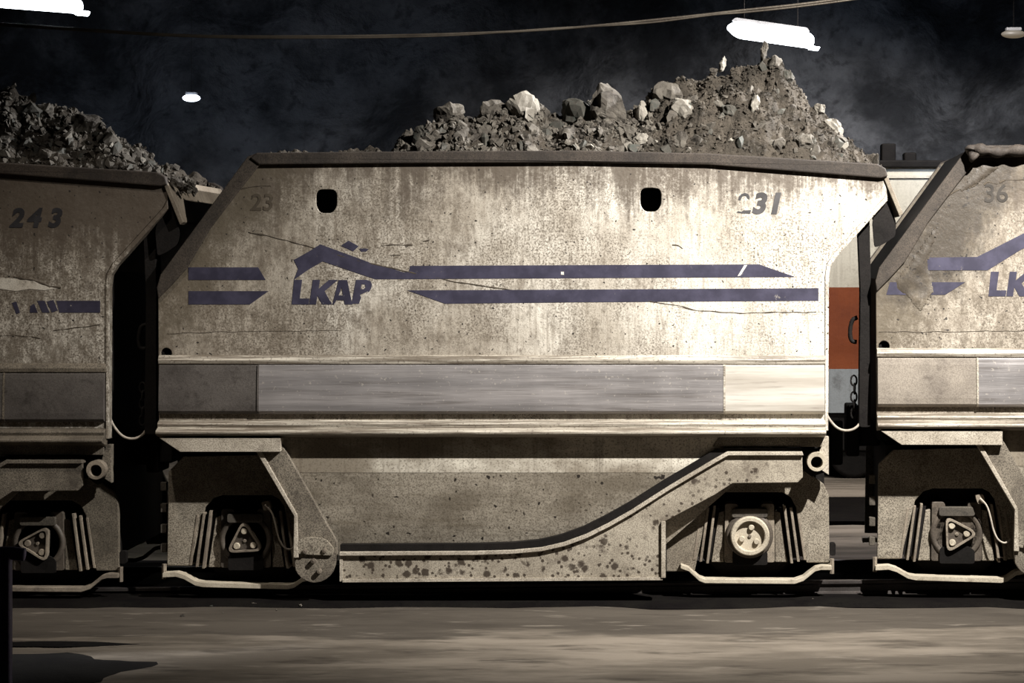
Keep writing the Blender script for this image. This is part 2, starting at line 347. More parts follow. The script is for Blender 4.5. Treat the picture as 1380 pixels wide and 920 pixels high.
# ------------------------------------------------------------------ the mine hall
def grid_sheet(name, fn, nu, nv, mat, label=None):
    v = [fn(i / nu, j / nv) for j in range(nv + 1) for i in range(nu + 1)]
    f = [(j*(nu+1)+i, j*(nu+1)+i+1, (j+1)*(nu+1)+i+1, (j+1)*(nu+1)+i) for j in range(nv) for i in range(nu)]
    o = link_mesh(name, v, f, mat, None, True); tag(o, kind='structure'); return o
def fb(p, s, o=5): return mnoise.fractal(Vector(p) * s, 1.0, 2.1, o)
grid_sheet('floor', lambda u, w: (-22 + 44*u, -26 + 43*w, 0.012 * fb((-22+44*u, -26+43*w, 3), 0.8)), 160, 160, 'floor')
grid_sheet('wall_back', lambda u, w: (-22 + 44*u, 15.6 + 1.1*fb((-22+44*u, 0, 9.5*w), 0.35) + 0.9*w*w, -0.3 + 10.3*w), 150, 44, 'wall')
grid_sheet('wall_left', lambda u, w: (-19.5 + 0.9*fb((0, -26+43*u, 9.5*w), 0.35), -26 + 43*u, -0.3 + 10.3*w), 100, 40, 'wall')
grid_sheet('wall_right', lambda u, w: (19.5 + 0.9*fb((5, -26+43*u, 9.5*w), 0.35), -26 + 43*u, -0.3 + 10.3*w), 100, 40, 'wall')
grid_sheet('wall_front', lambda u, w: (-22 + 44*u, -24.5 + 0.9*fb((-22+44*u, 9, 9.5*w), 0.35), -0.3 + 10.3*w), 100, 40, 'wall')
grid_sheet('ceiling', lambda u, w: (-22 + 44*u, -26 + 43*w, 9.6 + 0.8*fb((-22+44*u, -26+43*w, 20), 0.3)), 120, 120, 'wall')

# second track bed behind the train
mb = MB().plate(rounded([(-20, 6.2), (20, 6.2), (20, 9.0), (-20, 9.0)], 0.2), 0.0, 0.05)
o = link_mesh('track_bed', [(a, c, b) for a, b, c in mb.v], mb.f, 'trackbed'); tag(o, kind='structure')

v = []; f = []; n_ = 160
for i in range(n_ + 1):
    x = -20 + 40 * i / n_
    e = -0.13 + 0.16 * mnoise.fractal(Vector((x * 0.9, 1.0, 0)), 1, 2, 4)
    v += [(x, e - 0.06, 0.004), (x, e, 0.03), (x, 2.8, 0.035), (x, 2.9, 0.004)]
for i in range(n_):
    for k in range(3): f.append((4*i+k, 4*i+4+k, 4*i+5+k, 4*i+1+k))
tag(link_mesh('track_bed', v, f, 'trackbed', None, True), kind='structure')

# rails, laid on the slight grade of the train
GR = math.tan(math.radians(0.59))
def rail_z(x): return 0.12 + GR * (x + 0.12)
def rail(Y, label, zf=rail_z, L0=-19, L1=19):
    prof = [(-0.06, -0.14), (0.06, -0.14), (0.06, -0.125), (0.012, -0.10), (0.010, -0.045), (0.036, -0.03), (0.036, -0.006), (0.028, 0.0),
            (-0.028, 0.0), (-0.036, -0.006), (-0.036, -0.03), (-0.010, -0.045), (-0.012, -0.10), (-0.06, -0.125)]
    m = MB().sweep([(Y + a, b) for a, b in prof], L0, L1)
    m.v = [(a, b, c + zf(a)) for a, b, c in m.v]
    tag(m.build('rail', 'rail'), label, 'rail')
rail(0.53, 'near steel rail running under the closer wheels of the ore wagons')
rail(1.97, 'far steel rail running under the rear wheels of the ore wagons')
# ------------------------------------------------------------------ the ore wagon
OFF = Vector((0, 1.25, 0))
CAR_OFF = OFF.copy()
def WY(pts, Y): return [W(a, b, Y) for a, b in pts]

OUTLINE = [(214, 582), (213, 392), (216, 374), (333, 214), (347, 208), (560, 206), (780, 206), (955, 210), (1188, 226), (1195, 236),
           (1195, 260), (1190, 268), (1122, 343), (1114, 356), (1112, 372), (1112, 582)]
RIM = [(338, 213), (347, 206), (560, 204), (780, 203), (955, 207), (1182, 221), (1193, 227), (1196, 238), (1186, 240), (955, 222), (780, 219), (560, 220), (350, 222)]
SILL_TOP = [(1081, 608), (980, 608), (964, 617), (900, 655), (850, 687), (820, 704), (790, 719), (760, 730), (730, 737), (690, 740.5), (640, 742), (458, 743)]

def axle_set(car, cx, cy, kind, Y, lo, hi, side):
    """axle box hung between two banks of slanted rubber springs"""
    mir = side == 'far'
    def fin(mb, name, mat, parent, **k):
        if mir: mb.mirror()
        return mb.build(name, mat, parent, **k)
    hw = 33
    box = rounded([(cx-hw, cy-42), (cx-hw+17, cy-42), (cx-hw+19, cy-33), (cx+hw-19, cy-33), (cx+hw-17, cy-42), (cx+hw, cy-42), (cx+hw+1, cy+37), (cx-hw-1, cy+37)], 3, 2)
    mat = 'cast' if kind == 'round' else 'cast_dark'
    ab = fin(MB().plate(L(box, Y), Y - 0.03, Y + 0.30), 'axle_box', mat, car, bevel=0.008)
    if not mir:
        fin(MB().plate(L(rounded([(cx-24, cy-36), (cx+24, cy-36), (cx+24, cy-24), (cx-24, cy-24)], 3, 2), Y), Y - 0.075, Y), 'top_block', 'rubber', ab, bevel=0.006)
        fin(MB().plate(L(rounded([(cx-23, cy+20), (cx-14, cy+16), (cx+14, cy+16), (cx+24, cy+22), (cx+24, cy+40), (cx-23, cy+40)], 3, 2), Y), Y - 0.06, Y), 'bottom_block', 'dark', ab, bevel=0.006)
        c = W(cx, cy, Y); c = (c.x, c.z)
        if kind == 'round':
            fin(MB().lathe(c, [(0.215, Y), (0.215, Y-0.05), (0.20, Y-0.07), (0.175, Y-0.07)], 36), 'bearing_collar', 'cast_dark', ab, smooth=True)
            fin(MB().lathe(c, [(0.178, Y-0.03), (0.178, Y-0.13), (0.168, Y-0.142), (0.140, Y-0.142), (0.132, Y-0.135), (0.130, Y-0.095), (0.0005, Y-0.095)], 36), 'bearing_cap', 'cap', ab)
            ri, rb = 0.078, 0.027
        else:
            fin(MB().lathe(c, [(0.24, Y), (0.24, Y-0.035), (0.225, Y-0.05), (0.20, Y-0.05), (0.19, Y-0.03), (0.0005, Y-0.03)], 36), 'bearing_collar', 'cast_dark', ab, smooth=True)
            ri, rb = 0.088, 0.031
            rot = math.radians({'tri': 93, 'tri_left': 178, 'tri_right': 2}[kind])
            def tri(r): return [(c[0] + r*math.cos(rot+2*math.pi*k/3), c[1] + r*math.sin(rot+2*math.pi*k/3)) for k in range(3)]
            fin(MB().plate(rounded(tri(0.20), 0.085, 5), Y-0.10, Y, [rounded(tri(0.165), 0.07, 5)]), 'triangle_cap_rim', 'cast', ab, bevel=0.005)
            fin(MB().plate(rounded(tri(0.17), 0.07, 5), Y-0.06, Y), 'triangle_cap', 'cast_dark', ab)
        rot = math.radians({'round': 80, 'tri': 93, 'tri_left': 178, 'tri_right': 2}[kind])
        for k in range(3):
            a = rot + 2*math.pi*k/3; q = (c[0]+ri*math.cos(a), c[1]+ri*math.sin(a)); d = 0.095 if kind == 'round' else 0.06
            fin(MB().lathe(q, [(rb, Y-d+0.01), (rb, Y-d-0.022), (rb*0.8, Y-d-0.03), (0.0005, Y-d-0.03)], 14), 'cap_bolt', 'cap', ab)
        d = 0.095 if kind == 'round' else 0.06
        fin(MB().lathe(c, [(0.016, Y-d+0.01), (0.016, Y-d-0.012), (0.006, Y-d-0.014), (0.0005, Y-d)], 10), 'centre_plug', 'cast', ab)
    # inclined spring banks: steel plates bonded between rubber
    for s in (-1, 1):
        wedge = [(cx+s*(hw+1), cy-32), (cx+s*(hw+8), cy-30), (cx+s*(hw+18), cy+37), (cx+s*(hw+2), cy+37)]
        fin(MB().plate(L(wedge, Y), Y + 0.0, Y + 0.24), 'spring_wedge', 'frame', ab, bevel=0.005)
        for k in range(3):
            a = hw + 12 + k*9; b = hw + 22 + k*9
            top = cy - 40 + k*3
            pl = [(cx+s*a, top), (cx+s*(a+3.5), top), (cx+s*(b+3.5), cy+38-k*2), (cx+s*b, cy+38-k*2)]
            fin(MB().plate(L(pl, Y), Y - 0.05 + 0.012*k, Y + 0.22), 'spring_plate', 'cast', ab, bevel=0.004)
            ru = [(cx+s*(a-5), top+4), (cx+s*a, top+4), (cx+s*b, cy+34-k*2), (cx+s*(b-5), cy+34-k*2)]
            fin(MB().plate(L(ru, Y), Y + 0.02, Y + 0.20), 'spring_rubber', 'dark', ab)
    return ab

def make_wagon(kl='tri', kr='round', bands=('band_dark', 'band', 'band_pale'), pl='plate'):
    car = empty('ore_wagon', OFF)
    hole = lambda cx, cy: L(rounded([(cx-14, cy-15), (cx+14, cy-15), (cx+14, cy+8), (cx+8, cy+17), (cx-8, cy+17), (cx-14, cy+8)], 9, 4))
    H = [hole(440, 270), hole(877, 268), circ(224, 476, 7.5, 16)]
    side = MB().plate(L(OUTLINE), 0.0, 0.03, H).build('side_plate', pl, car, bevel=0.006)
    for cx, cy in ((440, 270), (877, 268)):    # blind sockets behind the two openings
        c = W(cx, cy, 0.03)
        MB().plate(L(rounded([(cx-21, cy-22), (cx+21, cy-22), (cx+21, cy+24), (cx-21, cy+24)], 8), 0.03), 0.19, 0.21).box((c.x-0.145, 0.03, c.z-0.15), (c.x-0.135, 0.2, c.z+0.15)) \
            .box((c.x+0.135, 0.03, c.z-0.15), (c.x+0.145, 0.2, c.z+0.15)).box((c.x-0.14, 0.03, c.z+0.14), (c.x+0.14, 0.2, c.z+0.15)).box((c.x-0.14, 0.03, c.z-0.16), (c.x+0.14, 0.2, c.z-0.15)).build('lifting_socket', 'dark', side)
    c = W(224, 476, 0.03); MB().box((c.x-0.07, 0.05, c.z-0.07), (c.x+0.07, 0.12, c.z+0.07)).build('drain_socket', 'dark', side)
    MB().plate(L(OUTLINE), 0.0, 0.03).mirror().build('side_plate', 'plate', car)
    MB().plate(L(RIM), -0.045, 0.06).build('rim_bar', 'rim', car, bevel=0.012)
    MB().plate(L(RIM), -0.045, 0.06).mirror().build('rim_bar', 'rim', car, bevel=0.012)
    CB = [(214, 402), (212, 388), (217, 370), (334, 211), (347, 206), (368, 207), (349, 224), (322, 258), (284, 308), (252, 362), (232, 384)]
    MB().plate(L(CB), -0.028, 0.012).build('corner_bar', 'corner', car, bevel=0.008)
    MB().plate(L(CB), -0.028, 0.012).mirror().build('corner_bar', 'corner', car)
    RB = [(1195, 258), (1190, 268), (1122, 343), (1114, 357), (1112, 372), (1112, 580), (1116, 580), (1117, 374), (1119, 360), (1127, 347), (1196, 270)]
    MB().plate(L(RB), -0.012, 0.10).build('end_flange', pl, car, bevel=0.005)
    # ends, drawn across the full width
    def across(pts, name, mat, y0=0.03, y1=2.47, bevel=0.0):
        m = MB().plate(L(pts), y0, y1); return m.build(name, mat, car, bevel=bevel)
    across([(214, 582), (213, 385), (340, 210), (348, 214), (221, 388), (221, 582)], 'end_plate', 'dark')
    across([(1112, 582), (1112, 356), (1190, 266), (1184, 262), (1104, 352), (1104, 582)], 'end_plate', 'dark')
    across([(1188, 233), (1193, 230), (1217, 288), (1212, 292)], 'spill_lip', 'lip', -0.02, 2.52, 0.006)
    MB().plate(L(rounded([(1183, 272), (1196, 266), (1207, 300), (1206, 318), (1190, 329), (1178, 334), (1175, 300)], 4, 2), 0.1), 0.05, 0.09).build('rubber_flap', 'dark', car)
    # weld bead, wear band in three lengths, ledge
    wz = lambda y: (815 - y) / PPM
    zz = lambda y, Y=0.0: W(0, y, Y).z
    bead = [(0.005, 478), (-0.02, 480), (-0.035, 485), (-0.03, 490), (0.005, 492)]
    MB().sweep([(a, zz(b)) for a, b in bead], W(214, 0).x, W(1112, 0).x).build('weld_bead', 'ledge', car, bevel=0.004)
    band = [(0.0, 490), (-0.030, 492), (-0.038, 500), (-0.050, 524), (-0.056, 545), (-0.054, 553), (-0.04, 556), (0.01, 558)]
    for x0, x1, mt, d in ((215, 347.3, bands[0], 0), (348, 975, bands[1], 0.004), (977, 1111, bands[2], 0.0)):
        MB().sweep([(a - d, zz(b)) for a, b in band], W(x0, 0).x, W(x1, 0).x).build('wear_band', mt, car, bevel=0.005)
    for x, mt in ((349, 'flange' if pl == 'plate_corner' else bands[0]), (976, 'ledge')):
        MB().sweep([(a - 0.008, zz(b)) for a, b in band], W(x-1.2, 0).x, W(x+1.2, 0).x).build('weld_seam', mt, car)
    ledge = [(0.01, 556), (0.01, 564.5), (-0.01, 566.5), (-0.062, 568.5), (-0.072, 571), (-0.066, 573.5), (-0.062, 575.5), (-0.09, 576.5), (-0.132, 578.5), (-0.142, 580.5), (-0.142, 582.5), (-0.13, 584.5), (-0.06, 587), (0.05, 590), (0.05, 556)]
    MB().sweep([(a, zz(b)) for a, b in ledge], W(214, 0).x, W(1112, 0).x).build('ledge', 'ledge', car, bevel=0.005)
    full = [(0.0, 490), (-0.045, 524), (0.0, 558), (-0.05, 566), (-0.142, 580), (-0.13, 586), (0.05, 590)]
    MB().sweep([(a, zz(b)) for a, b in full], W(214, 0).x, W(1112, 0).x).mirror().build('wear_band', 'band', car)
    # hopper belly under the ledge
    low = [(0.032, 637), (0.042, 646), (0.066, 668), (0.12, 708), (0.19, 748), (0.23, 748), (0.16, 705), (0.07, 640)]
    top = [(0.03, 586), (0.03, 612), (0.030, 636.5), (0.06, 638), (0.06, 586)]  # upper strip split off to carry its painted light
    for far in (False, True):
        for bel, nm, mt in ((top, 'belly_lit_strip', 'belly_lit'), (low, 'belly_plate', 'belly')):
            m = MB(); n_ = len(bel)
            v_ = [W(360 + max(0, b - 612) * 0.52, b, a) for a, b in bel] + [W(1050 - max(0, b - 600) * 1.15, b, a) for a, b in bel]
            m.add(v_, [(i, (i + 1) % n_, (i + 1) % n_ + n_, i + n_) for i in range(n_)] + [tuple(range(n_))[::-1], tuple(range(n_, 2 * n_))])
            if far: m.mirror()
            m.build(nm, mt, car)
    MB().box((W(430, 0).x, 0.34, zz(748)), (W(880, 0).x, 2.16, zz(740))).build('hopper_floor', 'dark', car)
    MB().plate(L([(219, 589), (381, 589), (381, 607), (246, 607)]), -0.115, 0.05).build('bottom_flange', 'flange', car, bevel=0.004)
    MB().plate(L([(970, 588), (1108, 588), (1108, 602), (960, 602)]), 0.02, 0.10).build('bottom_flange', 'strut', car, bevel=0.004)
    # frame: girder with its S-shaped top, capped by a pale flange
    G = -0.03
    sill = SILL_TOP + [(458, 783), (893, 780), (893, 704), (964, 666), (987, 651), (1075, 650), (1082, 643)]
    for far in (False, True):
        m = MB().plate(L(sill, G), G, G + 0.05)
        if far: m.mirror()
        m.build('side_sill', 'sill', car, bevel=0.006)
        cap = SILL_TOP + [(a + (1.5 if b < 735 else 0), b + 5) for a, b in reversed(SILL_TOP)]
        m = MB().plate(L(cap, G), G - 0.035, G + 0.12)
        if far: m.mirror()
        m.build('sill_flange', 'flange', car, bevel=0.004)
        up = [(a - (4 if 700 < a < 985 else 0), b - (9 if b > 612 else 4)) for a, b in SILL_TOP]
        m = MB().plate(L(up + [(a, b + 1) for a, b in reversed(SILL_TOP)], G), G + 0.02, G + 0.13)
        if far: m.mirror()
        m.build('shade_strip', 'dark', car)  # black strip in place of the shadow line above the flange
    MB().plate(L([(891, 702), (897, 702), (897, 778), (891, 778)], G), G - 0.03, G + 0.15).build('stiffener', 'flange', car, bevel=0.004)
    MB().plate(L([(458, 744), (462, 744), (462, 783), (458, 783)], G), G - 0.01, G + 0.15).build('stiffener', 'flange', car)
    MB().plate(L([(462, 780), (893, 777), (893, 781), (462, 784)], G), G - 0.02, G + 0.2).build('bottom_edge', 'flange', car)
    # pedestals
    PD = 0.24
    pedR = [(898, 700), (985, 640), (1083, 633), (1094, 640), (1110, 652), (1117, 667), (1118, 758), (1087, 758), (1073, 684), (1066, 670), (1054, 663),
            (968, 663), (958, 672), (953, 690), (936, 770), (898, 770)]
    pedL = [(227, 635), (247, 615), (400, 611), (440, 700), (446, 762), (396, 762), (383, 682), (376, 672), (366, 667), (300, 667), (287, 671), (276, 684), (257, 762), (225, 762)]
    for far in (False, True):
        for pts in (pedR, pedL):
            m = MB().plate(L(pts, PD), PD, PD + 0.06)
            if far: m.mirror()
            m.build('pedestal', 'frame', car, bevel=0.008)
    for cx, cy, kd in ((1010, 720, kr), (332, 727, kl)):
        for sd in ('near', 'far'): axle_set(car, cx, cy, kd, 0.26, 0, 0, sd)
    # tie bars strapped under the axle boxes
    for pts, bx in (([(917, 758), (928, 762), (942, 775), (950, 778), (1070, 779), (1082, 775), (1098, 762), (1106, 760), (1120, 760)], (1121, 761)),
                ([(222, 770), (240, 769), (250, 772), (266, 781), (276, 783), (390, 786), (398, 784), (410, 776), (420, 774)], (222, 768))):
        lo = [(a, b + 6) for a, b in reversed(pts)]
        MB().plate(L(pts + lo, PD), PD - 0.09, PD + 0.06).build('tie_bar', 'cap', car, bevel=0.006)
        MB().plate(L(pts + lo, PD), PD - 0.09, PD + 0.06).mirror().build('tie_bar', 'cap', car)
        c = W(bx[0], bx[1], PD)
        MB().tube([(c.x, PD - 0.02, c.z - 0.075), (c.x, PD - 0.02, c.z + 0.06)], 0.022, 6).build('tie_bolt', 'cast', car)
    # diagonal strut with round foot
    st = [(346, 606), (381, 598)] + [(455, 729), (456, 745), (453, 760)] + [(425 + 28*math.cos(a), 756 + 28*math.sin(a)) for a in [0.25*k for k in range(1, 12)]] + [(397, 745), (398, 694), (392, 682)]
    MB().plate(L(st), -0.045, 0.02).build('diagonal_strut', 'strut', car, bevel=0.01)
    MB().plate(L([(346, 606), (352, 604), (402, 692), (404, 750), (397, 750), (398, 694)]), -0.072, 0.0).build('strut_edge', 'flange', car, bevel=0.005)
    MB().plate(L(rounded([(400, 728), (413, 722), (440, 724), (452, 738), (450, 747), (402, 745)], 6)), -0.07, -0.03).build('foot_clamp', 'frame', car, bevel=0.008)
    for bx, by in ((413, 741), (439, 740), (424, 754), (432, 768)):
        c = W(bx, by); MB().lathe((c.x, c.z), [(0.022, -0.03), (0.022, -0.085), (0.0005, -0.09)], 8).build('foot_bolt', 'cast', car)
    MB().plate(L(st), -0.005, 0.05).mirror().build('diagonal_strut', 'strut', car)
    # lifting eye by the right end
    ec = W(1100, 621, 0.02); ec = (ec.x, ec.z)
    MB().plate(circ(1100, 621, 13, 24, Y=0.02), -0.06, 0.12, [circ(1100, 622, 8, 20, Y=0.02)]).build('lifting_eye', 'cap', car, bevel=0.006)
    MB().plate(L([(1104, 609), (1111, 588), (1117, 588), (1117, 640), (1108, 634), (1113, 622)], 0.03), 0.04, 0.13).build('eye_bracket', 'flange', car, bevel=0.004)
    MB().plate(L([(1084, 604), (1112, 604), (1112, 636), (1094, 642), (1083, 634)], 0.13), 0.13, 0.15).build('eye_backing', 'dark', car)
    # end beams and wheels
    mid = lambda x0, x1, y0, y1, nm, Ya=0.30, Yb=2.2: MB().box((W(x0, 0).x, Ya, zz(y1)), (W(x1, 0).x, Yb, zz(y0))).build(nm, 'dark', car, bevel=0.01)
    mid(1098, 1114, 590, 745, 'end_beam'); mid(229, 243, 612, 745, 'end_beam')
    mid(1040, 1112, 584, 604, 'underframe'); mid(219, 335, 584, 606, 'underframe')
    for cx, cy in ((1010, 720), (332, 727)):
        c = W(cx, cy, 0.26); c = (c.x, c.z)
        r = c[1] - rail_z(c[0])
        for mir in (False, True):
            m = MB().lathe(c, [(0.12, 0.44), (0.40, 0.46), (0.44, 0.465), (r - 0.008, 0.455), (r, 0.47), (r + 0.002, 0.57), (r + 0.03, 0.585), (r + 0.03, 0.61), (0.40, 0.60), (0.12, 0.62)], 40)
            if mir: m.mirror()
            m.build('wheel', 'dark', car, True)
        MB().lathe(c, [(0.075, 0.30), (0.075, 2.20)], 16).build('axle', 'dark', car, True)
    # couplers at mid height, hose and cable fittings
    c = W(1112, 610, 0)
    MB().box((c.x, 1.10, c.z - 0.13), (c.x + 0.16, 1.40, c.z + 0.13)).box((c.x + 0.12, 1.02, c.z - 0.2), (c.x + 0.24, 1.48, c.z + 0.22)).build('coupler', 'dark', car, bevel=0.02)
    c = W(214, 604, 0)
    MB().box((c.x - 0.18, 1.10, c.z - 0.13), (c.x + 0.10, 1.40, c.z + 0.13)).box((c.x - 0.22, 1.0, c.z - 0.22), (c.x - 0.1, 1.5, c.z + 0.26)).build('coupler', 'dark', car, bevel=0.02)
    ch = spline(WY([(1112, 554), (1118, 565), (1128, 576), (1140, 580), (1152, 577), (1160, 568), (1166, 552)], 0.12), 5)
    MB().tube(ch, 0.012, 8).build('end_cable', 'cable', car, True)
    # left end: vertical bumper post, hook and chain
    MB().plate(L(rounded([(196, 292), (212, 288), (214, 385), (214, 584), (198, 584), (200, 400), (197, 330)], 4, 2), 0.2), 0.10, 0.30).build('end_post', 'dark', car, bevel=0.01)
    hk = spline(WY([(196, 470), (189, 468), (187, 456), (190, 441), (197, 437)], 0.2), 5)
    MB().tube(hk, 0.02, 8).build('end_hook', 'dark', car, True)
    for i in range(5):
        cx, cy = 192 + (i % 2), 522 + i * 11
        lk = [W(cx + (4 if i % 2 == 0 else 1.5) * math.cos(2*math.pi*k/12), cy + 7 * math.sin(2*math.pi*k/12), 0.2 + (0 if i % 2 == 0 else 0.02*math.cos(2*math.pi*k/12))) for k in range(13)]
        MB().tube(lk, 0.009, 6).build('chain_link', 'dark', car)
    for y in (655, 684, 712, 738):
        c = W(222, y, 0.3); MB().box((c.x - 0.035, 0.28, c.z - 0.04), (c.x + 0.02, 0.36, c.z + 0.04)).build('step_bracket', 'rubber', car, bevel=0.006)
    c = W(1121, 740, 0.3); MB().plate(L(rounded([(1118, 731), (1126, 731), (1126, 748), (1118, 748)], 3), 0.28), 0.26, 0.34).build('step_bracket', 'dark', car)
    # earth lead at the left axle box
    e = spline(WY([(357, 680), (366, 690), (371, 705), (375, 722), (381, 735), (389, 740), (395, 738), (398, 734)], 0.10), 5)
    MB().tube(e, 0.009, 8).build('earth_lead', 'cable', car, True)
    MB().plate(L(rounded([(352, 676), (363, 674), (366, 686), (356, 688)], 3), 0.14), 0.12, 0.2).build('lead_clamp', 'cast', car, bevel=0.004)
    return car, side

car, side = make_wagon()
tag(car, 'cream hopper wagon numbered 231, whole in view, heaped with ore', 'ore wagon', 'ore wagons of the train')
DL, DR = Vector((-969 / PPM, 0, -11 / PPM)), Vector((973 / PPM, -0.10, 9.5 / PPM))
carL, sideL = make_wagon('tri', 'tri_left', ('band_dark', 'band_dark', 'band_dark'), 'plate_soiled'); carL.location = CAR_OFF + DL
tag(carL, 'dim soiled hopper wagon numbered 243 at the left edge', 'ore wagon')
carR, sideR = make_wagon('tri_right', 'round', ('band_worn', 'band', 'band_pale'), 'plate_corner'); carR.location = CAR_OFF + DR; carR.rotation_euler = (0, 0, math.radians(-1.8))
tag(carR, 'hopper wagon at the right edge with a buckled corner and rolled rim', 'ore wagon')
M['ledge_soiled'] = m_dusty('soiled_ledge', (0.20, 0.168, 0.128), (0.09, 0.074, 0.056), (0.035, 0.028, 0.021), 0.7, 1.0, 0.65)
M['frame_soiled'] = m_dusty('soiled_frame', (0.21, 0.178, 0.133), (0.115, 0.096, 0.071), (0.04, 0.032, 0.024), 0.8, 1.0, 0.8)
SOIL = {'ledge_steel': 'ledge_soiled', 'pale_flange': 'strut', 'pale_bearing_cap': 'cast', 'dusty_brown_frame': 'frame_soiled', 'dusty_spotted_sill': 'strut', 'scraped_lip': 'lip'}
for o in carL.children_recursive:            # the wagon at the left edge is the dirtiest of the three
    if o.type == 'MESH' and o.data.materials and o.data.materials[0].name in SOIL: o.data.materials[0] = M[SOIL[o.data.materials[0].name]]

# ------------------------------------------------------------------ painted marks, a coat proud of the plate
def paint(parent, name, pts, mat='navy', holes=(), dx=0, dy=0, y=-0.003):
    sh = lambda q: [(a + dx, b + dy) for a, b in q]
    return MB().plate(L(sh(pts)), y, 0.001, [L(sh(h)) for h in holes]).build(name, mat, parent)
def c3(pts): return [(230 + a / 3.943, 300 + b / 3.943) for a, b in pts]
def letters(parent, dx=0, dy=0, full_b=False, k=1.0, ox=0, oy=0):
    def g(pts): return [(ox + (a - ox) * k, oy + (b - oy) * k) for a, b in c3(pts)]
    paint(parent, 'letter', g([(656, 303), (699, 303), (686, 402), (738, 402), (734, 434), (643, 434)]), dx=dx, dy=dy)
    paint(parent, 'letter', g([(756, 303), (794, 303), (787, 350), (842, 303), (890, 303), (818, 364), (858, 434), (806, 434), (780, 386), (773, 434), (737, 434)]), dx=dx, dy=dy)
    paint(parent, 'letter', g([(893, 304), (938, 304), (966, 434), (926, 434), (921, 411), (882, 411), (868, 434), (860, 434)]), dx=dx, dy=dy, y=-0.0034, holes=[g([(893, 386), (916, 386), (909, 342)])])
    if full_b:
        paint(parent, 'letter', g([(985, 303), (1045, 303), (1068, 318), (1066, 345), (1048, 362), (1062, 378), (1058, 410), (1030, 434), (966, 434)]), dx=dx, dy=dy,
              holes=[g([(1018, 325), (1034, 326), (1034, 342), (1015, 344)]), g([(1011, 382), (1028, 384), (1026, 404), (1008, 406)])])
    else:
        paint(parent, 'letter', g([(985, 303), (1040, 303), (1062, 310), (1070, 328), (1066, 348), (1057, 364), (1040, 376), (1052, 362), (1030, 372), (1006, 382), (1012, 398), (1001, 430), (962, 430)]), dx=dx, dy=dy,
              holes=[g([(1014, 326), (1034, 328), (1036, 343), (1026, 352), (1011, 353)])])
# wagon 231
paint(side, 'stripe', [(254, 360), (348, 360), (358, 377), (254, 377)])
paint(side, 'stripe', [(254, 392), (362, 392), (337, 410), (254, 410)])
ARCH = [(396, 350), (415, 339.5), (431.6, 329), (470, 343), (505, 356), (525, 361), (543, 366.5), (551, 366.5), (553, 358), (780, 357), (1023, 356), (1072, 373), (780, 374.5), (506, 376), (470, 364), (435, 352), (416, 363), (396, 377), (402, 362)]
paint(side, 'logo_roof', ARCH)
paint(side, 'stripe', [(549, 391), (780, 390), (1103, 388), (1103, 405), (780, 407), (600, 409)])
paint(side, 'logo_chip', [(459.5, 331), (469.6, 324), (483.6, 331.7), (476, 338.5)])
paint(side, 'logo_chip', [(484, 335), (491, 334.5), (497, 335.5), (494, 338.5), (487, 339)])
letters(side)
paint(side, 'bare_patch', [(1003, 357), (1007, 357), (998, 371), (994, 372)], 'flake', y=-0.0045)
paint(side, 'bare_patch', [(756, 366), (760, 366), (760, 370), (756, 370)], 'flake', y=-0.0045)
def cn(pts): return [(840 + a / 4.93, 220 + b / 4.93) for a, b in pts]
paint(side, 'digit', cn([(763, 243), (768, 222), (783, 204), (808, 196), (830, 203), (840, 222), (838, 240), (824, 232), (818, 219), (804, 214), (790, 221), (779, 244)]), 'digit')
paint(side, 'digit', cn([(752, 326), (762, 316), (785, 321), (800, 312), (849, 310), (844, 333), (790, 332)]), 'digit')
TXT = {}
def text_mark(parent, s, px, py, h, mat='digit', shear=0.22, offset=0.012, local_shift=(0, 0)):
    """one character, foot at pixel (px, py), h pixels tall"""
    cu = bpy.data.curves.new('digit', 'FONT'); cu.body = s; cu.size = h / PPM / 0.70; cu.shear = shear; cu.offset = offset; cu.resolution_u = 4
    ob = bpy.data.objects.new('digit_src', cu); COL.objects.link(ob); bpy.context.view_layer.update()
    me = bpy.data.meshes.new_from_object(ob.evaluated_get(bpy.context.evaluated_depsgraph_get()))
    bpy.data.objects.remove(ob); bpy.data.curves.remove(cu)
    me.name = 'digit'; base = W(px, py)
    for v in me.vertices: v.co = Vector((base.x + v.co.x, -0.0035, base.z + v.co.y)) - CAR_OFF
    bm = bmesh.new(); bm.from_mesh(me)
    r = bmesh.ops.extrude_face_region(bm, geom=bm.faces[:])
    bmesh.ops.translate(bm, verts=[q for q in r['geom'] if isinstance(q, bmesh.types.BMVert)], vec=(0, 0.004, 0))
    bmesh.ops.recalc_face_normals(bm, faces=bm.faces); bm.to_mesh(me); bm.free()
    me.materials.clear(); me.materials.append(M[mat])
    for q in me.polygons: q.use_smooth = False; q.material_index = 0
    o = bpy.data.objects.new('digit', me); COL.objects.link(o); o.parent = parent; return o
text_mark(side, '3', 1013, 286.5, 26); text_mark(side, '1', 1034, 286.5, 26)
text_mark(side, '2', 337, 283, 22, 'ghost', 0.1, 0.004); text_mark(side, '3', 353, 283, 22, 'ghost', 0.1, 0.004)
def gouge(parent, pts, r, dx=0, dy=0, name='gouge', y=-0.0025):
    p = spline([W(a + dx, b + dy, y) for a, b in pts], 12)
    rs = [max(0.0015, r * (0.55 + 0.9 * mnoise.noise(Vector((q.x * 14, q.z * 14, 3))))) for q in p]
    p = [q + Vector((0, 0, 0.012 * mnoise.noise(Vector((q.x * 7, 1, 2))))) for q in p]
    m = MB().tube(p, rs, 6); m.v = [(a, y + (b - y) * 0.12, c) for a, b, c in m.v]
    return m.build(name, 'scratch', parent, True)
gouge(side, [(335, 313), (365, 319), (395, 326), (420, 333), (450, 342), (490, 353), (545, 365), (600, 377), (690, 391)], 0.0085)
